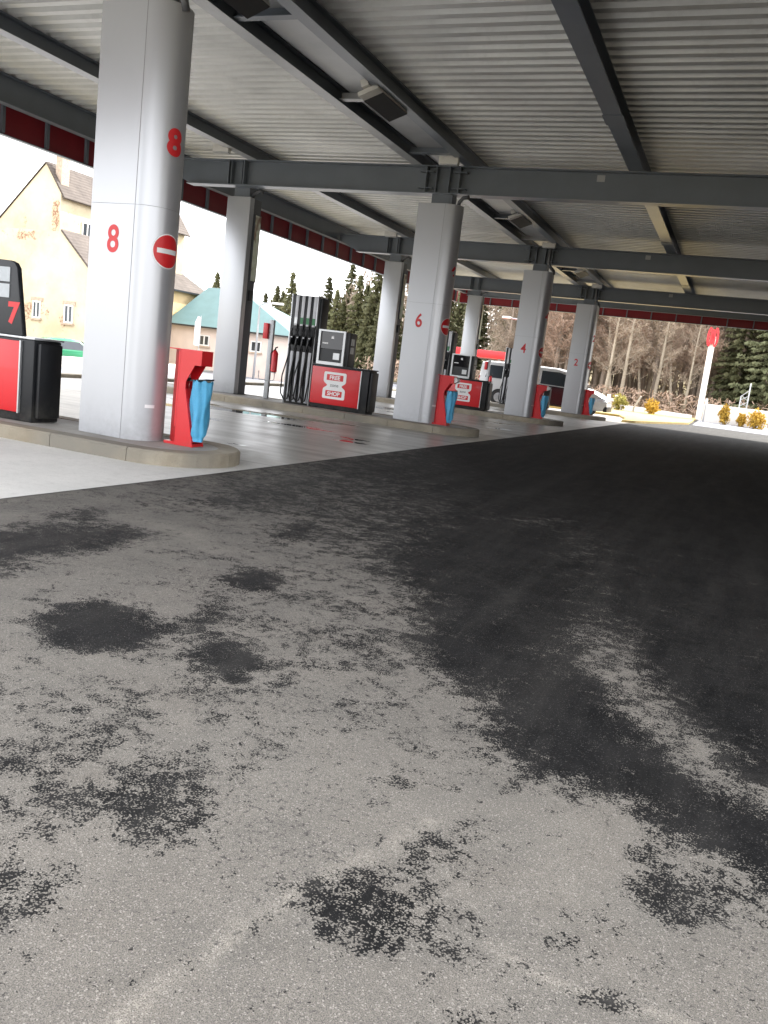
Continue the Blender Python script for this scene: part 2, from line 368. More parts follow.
def asphalt_mat():
    m, n, l, b = new_mat('worn asphalt'); co = geopos(n)
    at = n.new('ShaderNodeAttribute'); at.attribute_name = 'fresh'; dens = at.outputs['Fac']
    at2 = n.new('ShaderNodeAttribute'); at2.attribute_name = 'sand'; sand = at2.outputs['Fac']
    # uneven stones
    vo = n.new('ShaderNodeTexVoronoi'); vo.feature = 'F1'; vo.inputs['Scale'].default_value = 150; l.new(co, vo.inputs['Vector'])
    v2 = n.new('ShaderNodeTexVoronoi'); v2.feature = 'F1'; v2.inputs['Scale'].default_value = 290; l.new(co, v2.inputs['Vector'])
    nA = noise(n, l, 3.6, 3, .6, co, .5); n1 = noise(n, l, 13, 5, .65, co, .6); n2 = noise(n, l, 42, 6, .72, co, .8); n3 = noise(n, l, 150, 3, .6, co); n0 = noise(n, l, 1.1, 5, .6, co)
    nf = noise(n, l, 330, 3, .6, co)
    v = mth(n, l, 'ADD', dens, mapr(n, l, n1, .3, .7, -.42, .42)); v = mth(n, l, 'ADD', v, mapr(n, l, nA, .3, .7, -.30, .30))
    v = mth(n, l, 'ADD', v, mapr(n, l, n2, .32, .68, -.28, .28)); v = mth(n, l, 'ADD', v, mapr(n, l, n3, .3, .7, -.22, .22))
    v = mth(n, l, 'ADD', v, mapr(n, l, vo.outputs['Distance'], .18, .62, -.42, .20))
    mask = mapr(n, l, v, .58, .72, 0, 1, True)
    # pale worn surface
    big = mapr(n, l, n0, .3, .7); mid = noise(n, l, 5, 7, .7, co)
    pale = mixc(n, l, big, (.185, .167, .143), (.255, .234, .203))
    pale = mixc(n, l, mapr(n, l, noise(n, l, 2.2, 6, .7, co, .4), .38, .62, 0, .55), pale, (.125, .12, .108))
    pale = mixc(n, l, mapr(n, l, mid, .35, .7, 0, .75), pale, (.24, .222, .193))
    pale = mixc(n, l, mth(n, l, 'MULTIPLY', sand, mapr(n, l, n2, .35, .6)), pale, (.36, .33, .28))
    pale = mixc(n, l, mapr(n, l, nf, .45, .66, 0, .95), pale, (.06, .056, .05))
    sepc = n.new('ShaderNodeSeparateColor'); l.new(v2.outputs['Color'], sepc.inputs['Color'])
    pale = mixc(n, l, mapr(n, l, sepc.outputs['Red'], .85, 1.0, 0, .7), pale, (.40, .37, .33))
    pale = mixc(n, l, mapr(n, l, sepc.outputs['Blue'], .75, 1.0, 0, .6), pale, (.09, .083, .078))
    # light spread of fine dark specks everywhere, denser in some places than others
    nb = noise(n, l, 1.3, 4, .6, co)
    for sc_, th, am in ((95, .60, .7), (48, .585, .8)):
        spn = mth(n, l, 'ADD', noise(n, l, sc_, 5, .75, co, .5), mapr(n, l, nb, .3, .7, -.09, .06))
        pale = mixc(n, l, mapr(n, l, spn, th, th + .05, 0, am), pale, (.04, .038, .037))
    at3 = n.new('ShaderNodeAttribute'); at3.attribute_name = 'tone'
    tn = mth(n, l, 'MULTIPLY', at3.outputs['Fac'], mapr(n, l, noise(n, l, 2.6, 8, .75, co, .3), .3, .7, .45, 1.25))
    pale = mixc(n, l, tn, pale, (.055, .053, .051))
    # fresh dark binder
    dk = mixc(n, l, mapr(n, l, noise(n, l, 3, 6, .7, co), .35, .7), (.0075, .0078, .008), (.021, .0205, .0205))
    trf = n.new('ShaderNodeMapping'); trf.inputs['Scale'].default_value = (2.5, .28, 1); l.new(co, trf.inputs['Vector'])
    drag = mapr(n, l, noise(n, l, 1.6, 6, .7, trf.outputs['Vector']), .44, .75, 0, .7)
    dk = mixc(n, l, drag, dk, (.045, .043, .04))
    dk = mixc(n, l, mth(n, l, 'MULTIPLY', sand, mapr(n, l, n1, .4, .65, 0, .8)), dk, (.06, .057, .053))
    dk = mixc(n, l, mapr(n, l, sepc.outputs['Green'], .955, .98, 0, .7), dk, (.11, .105, .10))
    dk = mixc(n, l, mapr(n, l, nf, .5, .75, 0, .7), dk, (.006, .006, .007))
    c = mixc(n, l, mask, pale, dk)
    l.new(c, b.inputs['Base Color'])
    l.new(mapr(n, l, mask, 0, 1, .9, .72), b.inputs['Roughness']); l.new(mapr(n, l, mask, 0, 1, .3, .12), b.inputs['Specular IOR Level'])
    h = mth(n, l, 'ADD', vo.outputs['Distance'], mth(n, l, 'MULTIPLY', nf, 1.2))
    bump(n, l, h, b, .4, .0025)
    return m
asphalt = asphalt_mat()
xs = np.concatenate([np.arange(-5.2, 1.6, .045), np.arange(1.6, 22, .6)])
ys = [-12.0, -8, -4, -1, .2, .7]
while ys[-1] < 62: ys.append(ys[-1] + max(.02, ys[-1] * .011))
me, co = grid_mesh('road', xs, np.array(ys))
X, Y = co[:, 0], co[:, 1]; rr = np.hypot(X, Y)
dens = np.full(len(co), .10)
base = np.clip((Y - 2.4) / 5, 0, 1) * .16
dens += base
for d, fe, poly in PATCHES:
    s = in_poly_sdf(X, Y, poly) / rr
    t = np.clip(.5 + s / (2 * fe), 0, 1); t = t * t * (3 - 2 * t)
    dens = np.maximum(dens, dens * (1 - t) + d * t)
wob = .35 * np.sin(X * 1.7 + 1) + .2 * np.sin(X * 4.1 + Y)
dens = np.maximum(dens, np.clip((Y - 2.9 + wob) / 1.1, 0, 1) * np.clip((X - .75) / .6, 0, 1) * 1.25)
dens = np.maximum(dens, np.clip(1 - np.hypot((X - 2.6) / 1.3, (Y - .6) / .7), 0, 1) * 1.2)
dens = np.maximum(dens, np.clip((Y - 14) / 8, 0, 1) * 1.1)
sandv = np.zeros(len(co))
for wd, pts, st in STREAKS:
    s = line_dist(X, Y, pts); sandv = np.maximum(sandv, st * np.exp(-(s / wd) ** 2))
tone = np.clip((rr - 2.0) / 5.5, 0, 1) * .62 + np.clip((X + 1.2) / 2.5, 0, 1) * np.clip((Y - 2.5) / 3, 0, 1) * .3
for nm, arr in (('fresh', dens), ('sand', sandv), ('tone', tone)):
    a = me.attributes.new(nm, 'FLOAT', 'POINT'); a.data.foreach_set('value', arr.astype(np.float32))
me.materials.append(asphalt)
road = bpy.data.objects.new('road', me); COL.objects.link(road); tag(road, kind='structure')

# natural ground to the horizon
def terrain_mat():
    m, n, l, b = new_mat('dry grass ground'); co = geopos(n)
    f = noise(n, l, .12, 8, .65, co); g = noise(n, l, 4, 8, .7, co)
    c = mixc(n, l, mapr(n, l, f, .4, .6), (.30, .25, .13), (.40, .36, .27))
    c = mixc(n, l, mapr(n, l, g, .4, .7, 0, .7), c, (.16, .13, .07))
    l.new(c, b.inputs['Base Color']); b.inputs['Roughness'].default_value = .95; b.inputs['Specular IOR Level'].default_value = .1
    bump(n, l, g, b, .5, .05); return m
terr = terrain_mat()
gx = np.concatenate([np.linspace(-320, -24, 38), [-19.6, -19.2, -17.5, -15.9, -15.5], np.linspace(-10, 320, 42)]); gy = np.linspace(-120, 420, 70)
me, co = grid_mesh('ground', gx, gy, -.03)
zz = co[:, 2].copy()
far = np.clip((co[:, 1] - 95) / 120, 0, 1); zz += far ** 1.3 * 26 * (0.75 + .25 * np.sin(co[:, 0] * .02 + 1)) * np.clip((co[:, 0] + 85) / 60, .0, 1)
zz -= np.clip((-15.7 - co[:, 0]) / 3.6, 0, 1) * .95
co[:, 2] = zz; me.vertices.foreach_set('co', co.ravel()); me.update(); me.materials.append(terr)
for p in me.polygons: p.use_smooth = True
ground = bpy.data.objects.new('ground', me); COL.objects.link(ground); tag(ground, kind='structure')

# left road behind the station
def road2_mat():
    m, n, l, b = new_mat('pale weathered asphalt'); co = geopos(n)
    f = noise(n, l, .5, 7, .65, co); g = noise(n, l, 50, 3, .7, co)
    c = mixc(n, l, mapr(n, l, f, .35, .65), (.17, .175, .20), (.25, .255, .28))
    c = mixc(n, l, mapr(n, l, g, .45, .75, 0, .3), c, (.1, .1, .1))
    l.new(c, b.inputs['Base Color']); b.inputs['Roughness'].default_value = .75; b.inputs['Specular IOR Level'].default_value = .3; return m
road2 = road2_mat()
b = MB(); b.box(-36, -19.3, -30, 140, -.975, -.955); b.build('street', road2); tag(bpy.data.objects['street'], kind='structure')
linep = paint('road line paint', (.62, .62, .60), .7, 0, .2, 3, .3)
b = MB()
for x in (-20.2, -34.9): b.box(x - .12, x + .12, -30, 140, -.953, -.951)
for k in range(18): b.box(-27.6, -27.4, -20 + k * 9, -14 + k * 9, -.953, -.951)
o = b.build('road_markings', linep); tag(o, kind='structure')
b = MB(); b.box(-15.6, -15.2, -30, 60, -.01, .09); o = b.build('kerb_strip', kerbm, bevel=.015); tag(o, kind='structure')
b = MB(); b.box(-37.8, -36, -30, 140, -.98, -.85); o = b.build('pavement', infill, bevel=.02); tag(o, kind='structure')

# concrete forecourt slab between and around the islands
def apron_mat():
    m, n, l, b = new_mat('forecourt concrete'); co = geopos(n)
    at = n.new('ShaderNodeAttribute'); at.attribute_name = 'wet'; wet = at.outputs['Fac']
    at2 = n.new('ShaderNodeAttribute'); at2.attribute_name = 'pool'; pool = at2.outputs['Fac']
    f = noise(n, l, .8, 8, .65, co); g = noise(n, l, 9, 8, .75, co); h = noise(n, l, 120, 3, .6, co)
    st = n.new('ShaderNodeMapping'); st.inputs['Scale'].default_value = (.35, 1.6, 1); l.new(co, st.inputs['Vector'])
    sm = noise(n, l, 1.6, 8, .7, st.outputs['Vector'])
    dry = mixc(n, l, mapr(n, l, f, .35, .65), (.56, .555, .53), (.66, .65, .62))
    dry = mixc(n, l, mapr(n, l, g, .5, .8, 0, .35), dry, (.27, .26, .24))
    damp = mixc(n, l, mapr(n, l, sm, .35, .65), (.27, .255, .23), (.45, .435, .40))
    w = mapr(n, l, mth(n, l, 'ADD', wet, mapr(n, l, sm, .3, .7, -.4, .4)), .35, .65, 0, 1, True)
    c = mixc(n, l, w, dry, damp)
    c = mixc(n, l, mapr(n, l, h, .5, .75, 0, .25), c, (.10, .095, .09))
    pl = mapr(n, l, mth(n, l, 'ADD', pool, mapr(n, l, sm, .3, .7, -.35, .35)), .52, .58, 0, 1, True)
    c = mixc(n, l, pl, c, (.05, .048, .044))
    # saw-cut joints
    sx = n.new('ShaderNodeSeparateXYZ'); l.new(co, sx.inputs[0])
    for ax, per, ph in ((0, 4.2, 1.1), (1, 4.75, .6)):
        t = mth(n, l, 'ADD', sx.outputs[ax], 200 + ph); t = mth(n, l, 'MODULO', t, per)
        j = mapr(n, l, t, .012, .02, 1, 0); c = mixc(n, l, mth(n, l, 'MULTIPLY', j, .7), c, (.05, .05, .048))
    l.new(c, b.inputs['Base Color'])
    r = mapr(n, l, mth(n, l, 'MULTIPLY', w, mapr(n, l, sm, .35, .65, .8, 1.1)), 0, 1, .8, .34)
    mr = n.new('ShaderNodeMix'); mr.data_type = 'FLOAT'; l.new(pl, mr.inputs[0]); l.new(r, mr.inputs[2]); mr.inputs[3].default_value = .03
    l.new(mr.outputs[0], b.inputs['Roughness'])
    b.inputs['Specular IOR Level'].default_value = .5
    bn = mth(n, l, 'MULTIPLY', h, mapr(n, l, pl, 0, 1, 1, 0)); bump(n, l, bn, b, .15, .0015)
    return m
apron_m = apron_mat()
def edge_x(y): return np.interp(y, [-12, 4.6, 6.7, 11.5, 20.6, 36, 44], [-5.1, -4.77, -4.70, -4.61, -4.39, -4.12, -4.0])
nx, ny = 60, 150
ysa = np.linspace(-12, 44.5, ny)
me, co = grid_mesh('forecourt', np.linspace(0, 1, nx), ysa, .004)
co[:, 0] = -15.2 + co[:, 0] * (edge_x(co[:, 1]) + 15.2); me.vertices.foreach_set('co', co.ravel()); me.update()
X, Y = co[:, 0], co[:, 1]
wet = np.clip((Y - 8.2) / 1.6, 0, 1) * .95 + np.clip((X + 5.2) * .4, 0, .1)
wet[(Y < 8)] = .05
pool = np.zeros(len(co))
for x, y, rx, ry, s in ((-8.9, 14.8, 1.9, .55, 1), (-7.2, 13.6, 1.2, .4, .7), (-6.0, 9.75, .55, .22, 1), (-10.5, 15.3, 1.2, .4, .8), (-6.4, 19.4, .8, .3, .8), (-5.4, 21.0, .5, .5, .7), (-5.6, 24, .5, .8, .5), (-9, 23, 2, .8, .7), (-8, 33, 2, 1, .7), (-9.6, 12.2, 1.2, .25, .8), (-8.2, 12.4, .8, .3, .9), (-10.2, 13.6, 1.5, .3, .9), (-7.6, 15.4, 1.6, .25, .9), (-5.6, 12.5, .6, .8, .6), (-6.2, 23.5, .8, .6, .8), (-7.5, 21.5, 2, .4, .8)):
    pool = np.maximum(pool, s * np.exp(-((X - x) / rx) ** 2 - ((Y - y) / ry) ** 2))
for nm, arr in (('wet', wet), ('pool', pool)):
    a = me.attributes.new(nm, 'FLOAT', 'POINT'); a.data.foreach_set('value', arr.astype(np.float32))
me.materials.append(apron_m)
fo = bpy.data.objects.new('forecourt', me); COL.objects.link(fo); tag(fo, kind='structure')

# verge beyond the canopy, with a pale kerb
verge_m, n, l, bb = new_mat('ochre dry grass'); co_ = geopos(n)
f = noise(n, l, 3, 8, .75, co_)
l.new(mixc(n, l, mapr(n, l, f, .35, .65), (.36, .25, .07), (.46, .36, .16)), bb.inputs['Base Color']); bb.inputs['Roughness'].default_value = 1
bump(n, l, f, bb, .6, .05)
b = MB(); b.prism([(-4.35, 37.5), (-3.9, 38.6), (-2.1, 47.2), (-2.3, 61.5), (-14, 61.5), (-14, 45.2), (-5.4, 45.2), (-4.6, 41)], -.02, .10)
o = b.build('verge', verge_m); tag(o, kind='structure')
b = MB(); b.prism([(-1.9, 47.2), (22, 44), (22, 61.5), (-2.1, 61.5)], -.02, .012)
o = b.build('yard', road2); tag(o, kind='structure')
# ------------------------------------------------------------------ pump islands
ROWS = [7.75, 17.25, 26.75, 36.25]
def island_outline(r, inset=0.0):
    x0, x1 = -12.6, -5.6; rr = r - inset; pts = []
    for k in range(17):
        a = -math.pi / 2 + math.pi * k / 16; pts.append((x1 + rr * math.cos(a) , rr * math.sin(a)))
    for k in range(17):
        a = math.pi / 2 + math.pi * k / 16; pts.append((x0 + rr * math.cos(a), rr * math.sin(a)))
    return pts
def make_island(loc, label):
    t = thing('pump_island', label, 'kerbed island', (-8.5, loc, .0), 0, 'pump islands under the canopy')
    def loc_(ps): return [(x + 8.5, y) for x, y in ps]
    kb = MB(); W = .24; gap = .004; prof = [(0, 0), (0, .128), (.02, .15), (W, .15), (W, 0)]
    def seg(path):          # path of (x, y, nx, ny) with inward normals
        o = len(kb.v); m = len(prof)
        for x, y, nx_, ny_ in path:
            for d, z in prof: kb.v.append((x + nx_ * d + 8.5, y + ny_ * d, z))
        for i in range(len(path) - 1):
            for k in range(m):
                kb.f.append((o + i * m + k, o + (i + 1) * m + k, o + (i + 1) * m + (k + 1) % m, o + i * m + (k + 1) % m)); kb.mi.append(0)
        kb.f.append(tuple(o + k for k in range(m))); kb.f.append(tuple(o + (len(path) - 1) * m + k for k in reversed(range(m)))); kb.mi += [0, 0]
    for sy in (-1, 1):
        x = -12.6
        while x < -5.61:
            x2 = min(x + 1.0, -5.6); seg([(x + gap, sy * .75, 0, -sy), (x2 - gap, sy * .75, 0, -sy)]); x = x2
    for cx, a0 in ((-5.6, -90), (-12.6, 90)):
        for j in range(2):
            aa = [a0 + j * 90 + .3 + (89.4) * q / 8 for q in range(9)]
            seg([(cx + .75 * math.cos(R_(a)), .75 * math.sin(R_(a)), -math.cos(R_(a)), -math.sin(R_(a))) for a in aa])
    bmk = kb.build('kerb', kerbm, t)
    bm = bmesh.new(); bm.from_mesh(bmk.data); bmesh.ops.recalc_face_normals(bm, faces=bm.faces); bm.to_mesh(bmk.data); bm.free()
    MB().prism(loc_(island_outline(.75, .235)), 0.0, .144).build('paving', infill, t)
    return t
make_island(ROWS[0], 'nearest concrete island, carrying pump 7 and column 8')
make_island(ROWS[1], 'concrete island carrying column 6 and its four-hose pump')
make_island(ROWS[2], 'concrete island at the foot of column 4')
make_island(ROWS[3], 'farthest concrete island, at the foot of column 2')

# ------------------------------------------------------------------ front columns: a rounded nose towards the road and a flat tail
CR, CT, CW = .28, .6, .25
def col_outline():
    a = math.asin((CR - CW) / CT); pts = []
    # from the near tail corner round the nose to the far tail corner; s = arc length from the near seam
    tail_n = (-CT - CW * math.sin(a), -CW * math.cos(a)); tail_f = (tail_n[0], -tail_n[1])
    pts.append(tail_n)
    for k in range(33):
        t = -math.pi / 2 - a + (math.pi + 2 * a) * k / 32
        pts.append((CR * math.cos(t), CR * math.sin(t)))
    pts.append(tail_f); return pts, a
COLP, COLA = col_outline()
def on_nose(ang, off):      # angle measured from +x
    return (CR + off) * math.cos(ang), (CR + off) * math.sin(ang)
def wrap_nose(mb, v2, f, ang0, z, off, mi=0):
    mb.add([(*on_nose(ang0 + p[0] / CR, off), z + p[1]) for p in v2], f, mi)
def disc2(r, n=40, rings=6):
    v = [(0, 0)]; f = []
    for j in range(1, rings + 1):
        for k in range(n): v.append((r * j / rings * math.cos(2 * math.pi * k / n), r * j / rings * math.sin(2 * math.pi * k / n)))
    for k in range(n): f.append((0, 1 + k, 1 + (k + 1) % n))
    for j in range(rings - 1):
        for k in range(n):
            a, b_ = 1 + j * n + k, 1 + j * n + (k + 1) % n; f.append((a, a + n, b_ + n, b_))
    return v, f
def rect2(w, h, n=10):
    v = []; f = []
    for k in range(n + 1):
        x = -w / 2 + w * k / n; v += [(x, -h / 2), (x, h / 2)]
    for k in range(n): f.append((2 * k, 2 * k + 2, 2 * k + 3, 2 * k + 1))
    return v, f
def subdiv_text(txt, h, bold):
    v, f = text_mesh(txt, h, bold); bm = bmesh.new(); vv = [bm.verts.new((*p[:2], 0)) for p in v]
    for q in f:
        try: bm.faces.new([vv[i] for i in q])
        except ValueError: pass
    for _ in range(2): bmesh.ops.bisect_plane(bm, geom=bm.verts[:] + bm.edges[:] + bm.faces[:], plane_co=(0, 0, 0), plane_no=(1, 0, 0))
    for x in np.arange(-.12, .13, .02): bmesh.ops.bisect_plane(bm, geom=bm.verts[:] + bm.edges[:] + bm.faces[:], plane_co=(x, 0, 0), plane_no=(1, 0, 0))
    bm.verts.index_update(); v = [(q.co.x, q.co.y) for q in bm.verts]; f = [tuple(x.index for x in q.verts) for q in bm.faces]; bm.free(); return v, f
def make_column(yc, num, label, pipe=False):
    t = thing('front_column', label, 'column', (-6.10, yc + .05, .145), 0, 'numbered front columns of the canopy')
    H = 4.455; zs = 2.46      # seam height above the island
    n = len(COLP)
    c = MB()
    c.prism(COLP, 0, zs - .002, mi=0); c.prism(COLP, zs + .002, H)
    inner = [(x * .985, y * .985) for x, y in COLP]
    c.build('cladding', clad, t, smooth=True, angle=12)
    MB().prism(inner, zs - .01, zs + .01).build('joint', seam_m, t)
    # vertical panel seams where the flat side meets the nose
    a = COLA; tx, ty = -CR * math.sin(a), CR * math.cos(a)
    sm = MB()
    for s in (-1, 1): sm.box(tx - .0025, tx + .0025, s * ty - .002, s * ty + .002, .0, H - .002, rz=0)
    sm.build('seam', seam_m, t)
    # numbers
    d = Vector((tx - COLP[0][0], -ty - COLP[0][1], 0)).normalized()
    mid = Vector(((tx + COLP[0][0]) / 2, (-ty + COLP[0][1]) / 2, 2.1)) + d * .03
    x = MB(); add_text(x, num, .29, mid, d, (0, 0, 1), .02, .002, sx=.85); x.build('numeral', red_decal, t)
    x = MB(); v, f = subdiv_text(num, .28, .045); wrap_nose(x, v, f, R_(-14), 3.13, .004); x.build('numeral', red_decal, t)
    v, f = subdiv_text(num, .385, .075)
    no = MB(); v, f = disc2(.18); wrap_nose(no, v, f, R_(-12), 2.03, .003)
    s = no.build('no_entry_sign', whitep, t)
    q = MB(); v, f = disc2(.168); wrap_nose(q, v, f, R_(-12), 2.03, .0055); q.build('red_disc', red_decal, s)
    q = MB(); v, f = rect2(.26, .05); wrap_nose(q, v, f, R_(-12), 2.03, .008); q.build('white_bar', whitep, s)
    q = MB(); v, f = rect2(.11, .035, 6); wrap_nose(q, v, f, R_(-30), .38, .004); q.build('rating_sticker', whitep, t)
    # steel stub between cladding and beam
    st = MB(); st.box(-.38, .06, -.14, .14, H, 4.655); st.box(-.34, .02, -.148, -.141, H, 4.655); st.build('steel_stub', steel, t)
    if pipe:
        p = MB(); p.tube([(.10, -.16, 5.3), (.10, -.2, 5.0), (.10, -.2, 4.72), (.16, -.16, 4.6), (.26, -.08, 4.5), (.27, -.05, 4.40)], .05, 10)
        p.build('downpipe', pipe_m, t, smooth='all')
    else:
        p = MB(); p.tube([(.2, -.1, 4.40), (.22, -.12, 4.52), (.3, -.14, 4.60), (.42, -.14, 4.62)], .04, 8); p.build('downpipe', pipe_m, t, smooth='all')
    return t
make_column(ROWS[0], '8', 'nearest front column, silver with a red 8 and a no entry sign', True)
make_column(ROWS[1], '6', 'silver front column marked with a red 6')
make_column(ROWS[2], '4', 'silver front column marked with a red 4', True)
make_column(ROWS[3], '2', 'farthest front column, marked with a red 2', True)

# ------------------------------------------------------------------ rear columns: square steel columns with light fronts and dark sides
def poster_mat():
    m, n, l, b = new_mat('poster print'); co = objco(n)
    f = noise(n, l, 9, 5, .6, co); g = noise(n, l, 2.2, 2, .5, co)
    c = mixc(n, l, mapr(n, l, f, .4, .62), (.80, .84, .72), (.66, .72, .55))
    c = mixc(n, l, mapr(n, l, g, .56, .62), c, (.30, .18, .12))
    l.new(c, b.inputs['Base Color']); b.inputs['Roughness'].default_value = .4; return m
posterm = poster_mat()
def make_rear(yc, label):
    t = thing('rear_column', label, 'column', (-11.18, yc + .3, .145), 0, 'rear columns of the canopy')
    H = 4.455
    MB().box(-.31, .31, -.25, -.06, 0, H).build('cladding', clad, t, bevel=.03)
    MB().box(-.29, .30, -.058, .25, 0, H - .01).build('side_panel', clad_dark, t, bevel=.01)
    p = MB().box(.306, .335, -.02, .235, 2.62, 4.12).build('poster_board', clad_dark, t)
    MB().box(.336, .338, -.008, .223, 2.64, 4.10).build('poster', posterm, p)
    k = MB().box(.303, .345, .0, .16, 2.18, 2.42).build('control_box', darkgrey, t, bevel=.006)
    MB().tube([(-.34, -.14, 1.9), (-.34, -.14, 4.0)], .02, 8).build('conduit', white_plastic, t, smooth='all')
    MB().box(-.2, .2, -.14, .14, H, 4.655).build('steel_stub', steel, t)
    MB().tube([(.2, .0, 4.40), (.26, -.05, 4.55), (.42, -.08, 4.62), (.5, -.02, 4.6)], .035, 8).build('pipe_elbow', pipe_m, t, smooth='all')
    return t
r1 = make_rear(ROWS[0], 'rear column at the near end, beyond pump 7')
make_rear(ROWS[1], 'rear column behind the island of column 6, poster on its dark side')
make_rear(ROWS[2], 'rear column between the four-hose pump and column 6')
make_rear(ROWS[3], 'farthest rear column, behind the pump beside column 4')

# ------------------------------------------------------------------ canopy
can = thing('station_canopy', 'long steel station canopy with corrugated ceiling and red fascia', 'canopy', (0, 0, 0))
XL, XR, YN, YF = -13.6, 11.5, 2.4, 41.6
ZB0, ZB1 = 4.80, 5.35
def ibeam_y(mb, xc, y0, y1, z0, z1, fw=.2, ft=.018, wt=.012):
    mb.box(xc - fw / 2, xc + fw / 2, y0, y1, z0, z0 + ft); mb.box(xc - fw / 2, xc + fw / 2, y0, y1, z1 - ft, z1)
    mb.box(xc - wt / 2, xc + wt / 2, y0, y1, z0 + ft, z1 - ft)
def ibeam_x(mb, yc, x0, x1, z0, z1, fw=.3, ft=.022, wt=.014, taper=0):
    mb.box(x0 + taper, x1, yc - fw / 2, yc + fw / 2, z0, z0 + ft); mb.box(x0, x1, yc - fw / 2, yc + fw / 2, z1 - ft, z1)
    mb.prism([(x0, z1 - ft), (x0, z1 - ft - .18 if taper else z0 + ft), (x0 + taper + .01, z0 + ft), (x1, z0 + ft), (x1, z1 - ft)][::-1], yc - wt / 2, yc + wt / 2, 'y')
for yc in ROWS:
    bmb = MB(); ibeam_x(bmb, yc - .0, -13.2, 11.3, ZB0, ZB1, taper=.7)
    be = bmb.build('beam', steel, can)
    # stiffeners, end plates and bolts over both columns
    for xc, hw in ((-6.28, .36), (-11.18, .2)):
        for dx in (-hw, hw): MB().box(xc + dx - .012, xc + dx + .012, yc - .165, yc + .165, ZB0 - .0 + .023, ZB1 - .023).build('stiffener', steel, be)
        for dx in (-.14, .14): MB().box(xc + dx - .007, xc + dx + .007, yc - .14, yc + .14, ZB0 + .023, ZB1 - .023).build('stiffener', steel, be)
    for dx in (-.36, .36):
        for dz in (.10, .42):
            MB().box(-6.28 + dx - .15, -6.28 + dx - .0125, yc - .16, yc - .0075, ZB0 + dz, ZB0 + dz + .018).build('rib', steel, be)
            MB().box(-6.28 + dx + .0125, -6.28 + dx + .15, yc - .16, yc - .0075, ZB0 + dz, ZB0 + dz + .018).build('rib', steel, be)
# beams rise on small splice plates mid span
for yc in ROWS:
    MB().box(-3.2, -3.05, yc - .0115, yc - .0085, ZB0 + .37, ZB0 + .49).build('splice_tag', steel_light, can)
ZP0, ZP1 = 5.356, 5.60
for xc, w in ((-10.79, .2), (-6.87, .2), (-5.76, .2), (-2.47, .28), (1.65, .24), (5.7, .24), (9.8, .24)):
    p = MB(); ibeam_y(p, xc, YN + .1, YF - .2, ZP0, ZP1, w); p.build('purlin', steel, can)
    if xc in (-10.79, -6.87): MB().box(xc - w / 2 - .01, xc + w / 2 + .01, YN + .1, YF - .2, ZP0 - .006, ZP0 - .001).build('flange_sheen_strip', steel_light, can)  # lighter strip paints reflected light onto the undersides of these two flanges
    if xc == -2.47:
        for yc in [6.0, 14.0 , 25.0, 34.0]: MB().box(xc - .16, xc + .16, yc - .25, yc + .25, ZP0 - .012, ZP0 - .001).build('splice_plate', steel, can)
ibm = MB(); ibeam_y(ibm, -13.25, YN + .1, YF - .2, 5.1, 5.60, .2); ibm.build('edge_beam', steel, can)
ibm = MB(); ibeam_x(ibm, YF - .35, -13.1, 11.3, 5.0, 5.60, .2); ibm.build('edge_beam', steel, can)
# gutter pan between the twin purlins with cross plates
p = MB(); p.box(-6.60, -5.87, YN + .1, YF - .5, 5.50, 5.515); p.build('gutter_pan', steel_light, can)
for yy in np.arange(3.7, 41, 3.17):
    p = MB(); p.box(-6.76, -5.87, yy - .07, yy + .07, 5.385, 5.40); p.box(-6.76, -5.87, yy - .004, yy + .004, 5.4005, 5.499); p.build('cross_plate', steel_light if int(yy) % 2 else steel, can)
# corrugated deck: trapezoid ribs running across (x), period .285
per, dep = .285, .075
prof = []; y = YN
while y < YF:
    prof += [(y, 0), (y + .115, 0), (y + .145, dep), (y + .255, dep)]; y += per
dk = MB(); o = 0
xsd = np.linspace(XL, XR, 12)
vv = [(x, yy, ZP1 + .004 + z) for x in xsd for yy, z in prof] ; m_ = len(prof)
ff = [(i * m_ + k, i * m_ + k + 1, (i + 1) * m_ + k + 1, (i + 1) * m_ + k) for i in range(len(xsd) - 1) for k in range(m_ - 1)]
dk.add(vv, ff); dk.build('roof_deck', deckm, can)
MB().box(XL, XR, YN, YF, ZP1 + dep + .02, ZP1 + dep + .12).build('roof_top', steel_light, can)
# fascia panels and battens
ZF0, ZF1 = 4.68, 6.0
for nm, bx in (('left', (XL - .14, XL - .10, YN, YF)), ('near', (XL, XR, YN - .12, YN - .08)), ('far', (XL, XR, YF + .08, YF + .12)), ('right', (XR + .1, XR + .14, YN, YF))):
    MB().box(bx[0], bx[1], bx[2], bx[3], ZF0, ZF1).build('fascia_panel', redf, can)
yb = YN + .3
while yb < YF:
    MB().box(XL - .098, XL - .03, yb - .035, yb + .035, ZF0 + .02, 5.50).build('batten', steel, can); yb += 1.13
xb = -13.1
while xb < XR - 2:
    MB().box(xb - .022, xb + .022, YF + .03, YF + .078, ZF0 + .02, 5.50).build('batten', steel, can); xb += 1.10
MB().box(XL - .15, XL - .02, YN, YF, ZF0 - .02, ZF0 - .001).build('fascia_trim', steel, can)
MB().box(XL, XR, YF + .02, YF + .15, ZF0 - .02, ZF0 - .001).build('fascia_trim', steel, can)

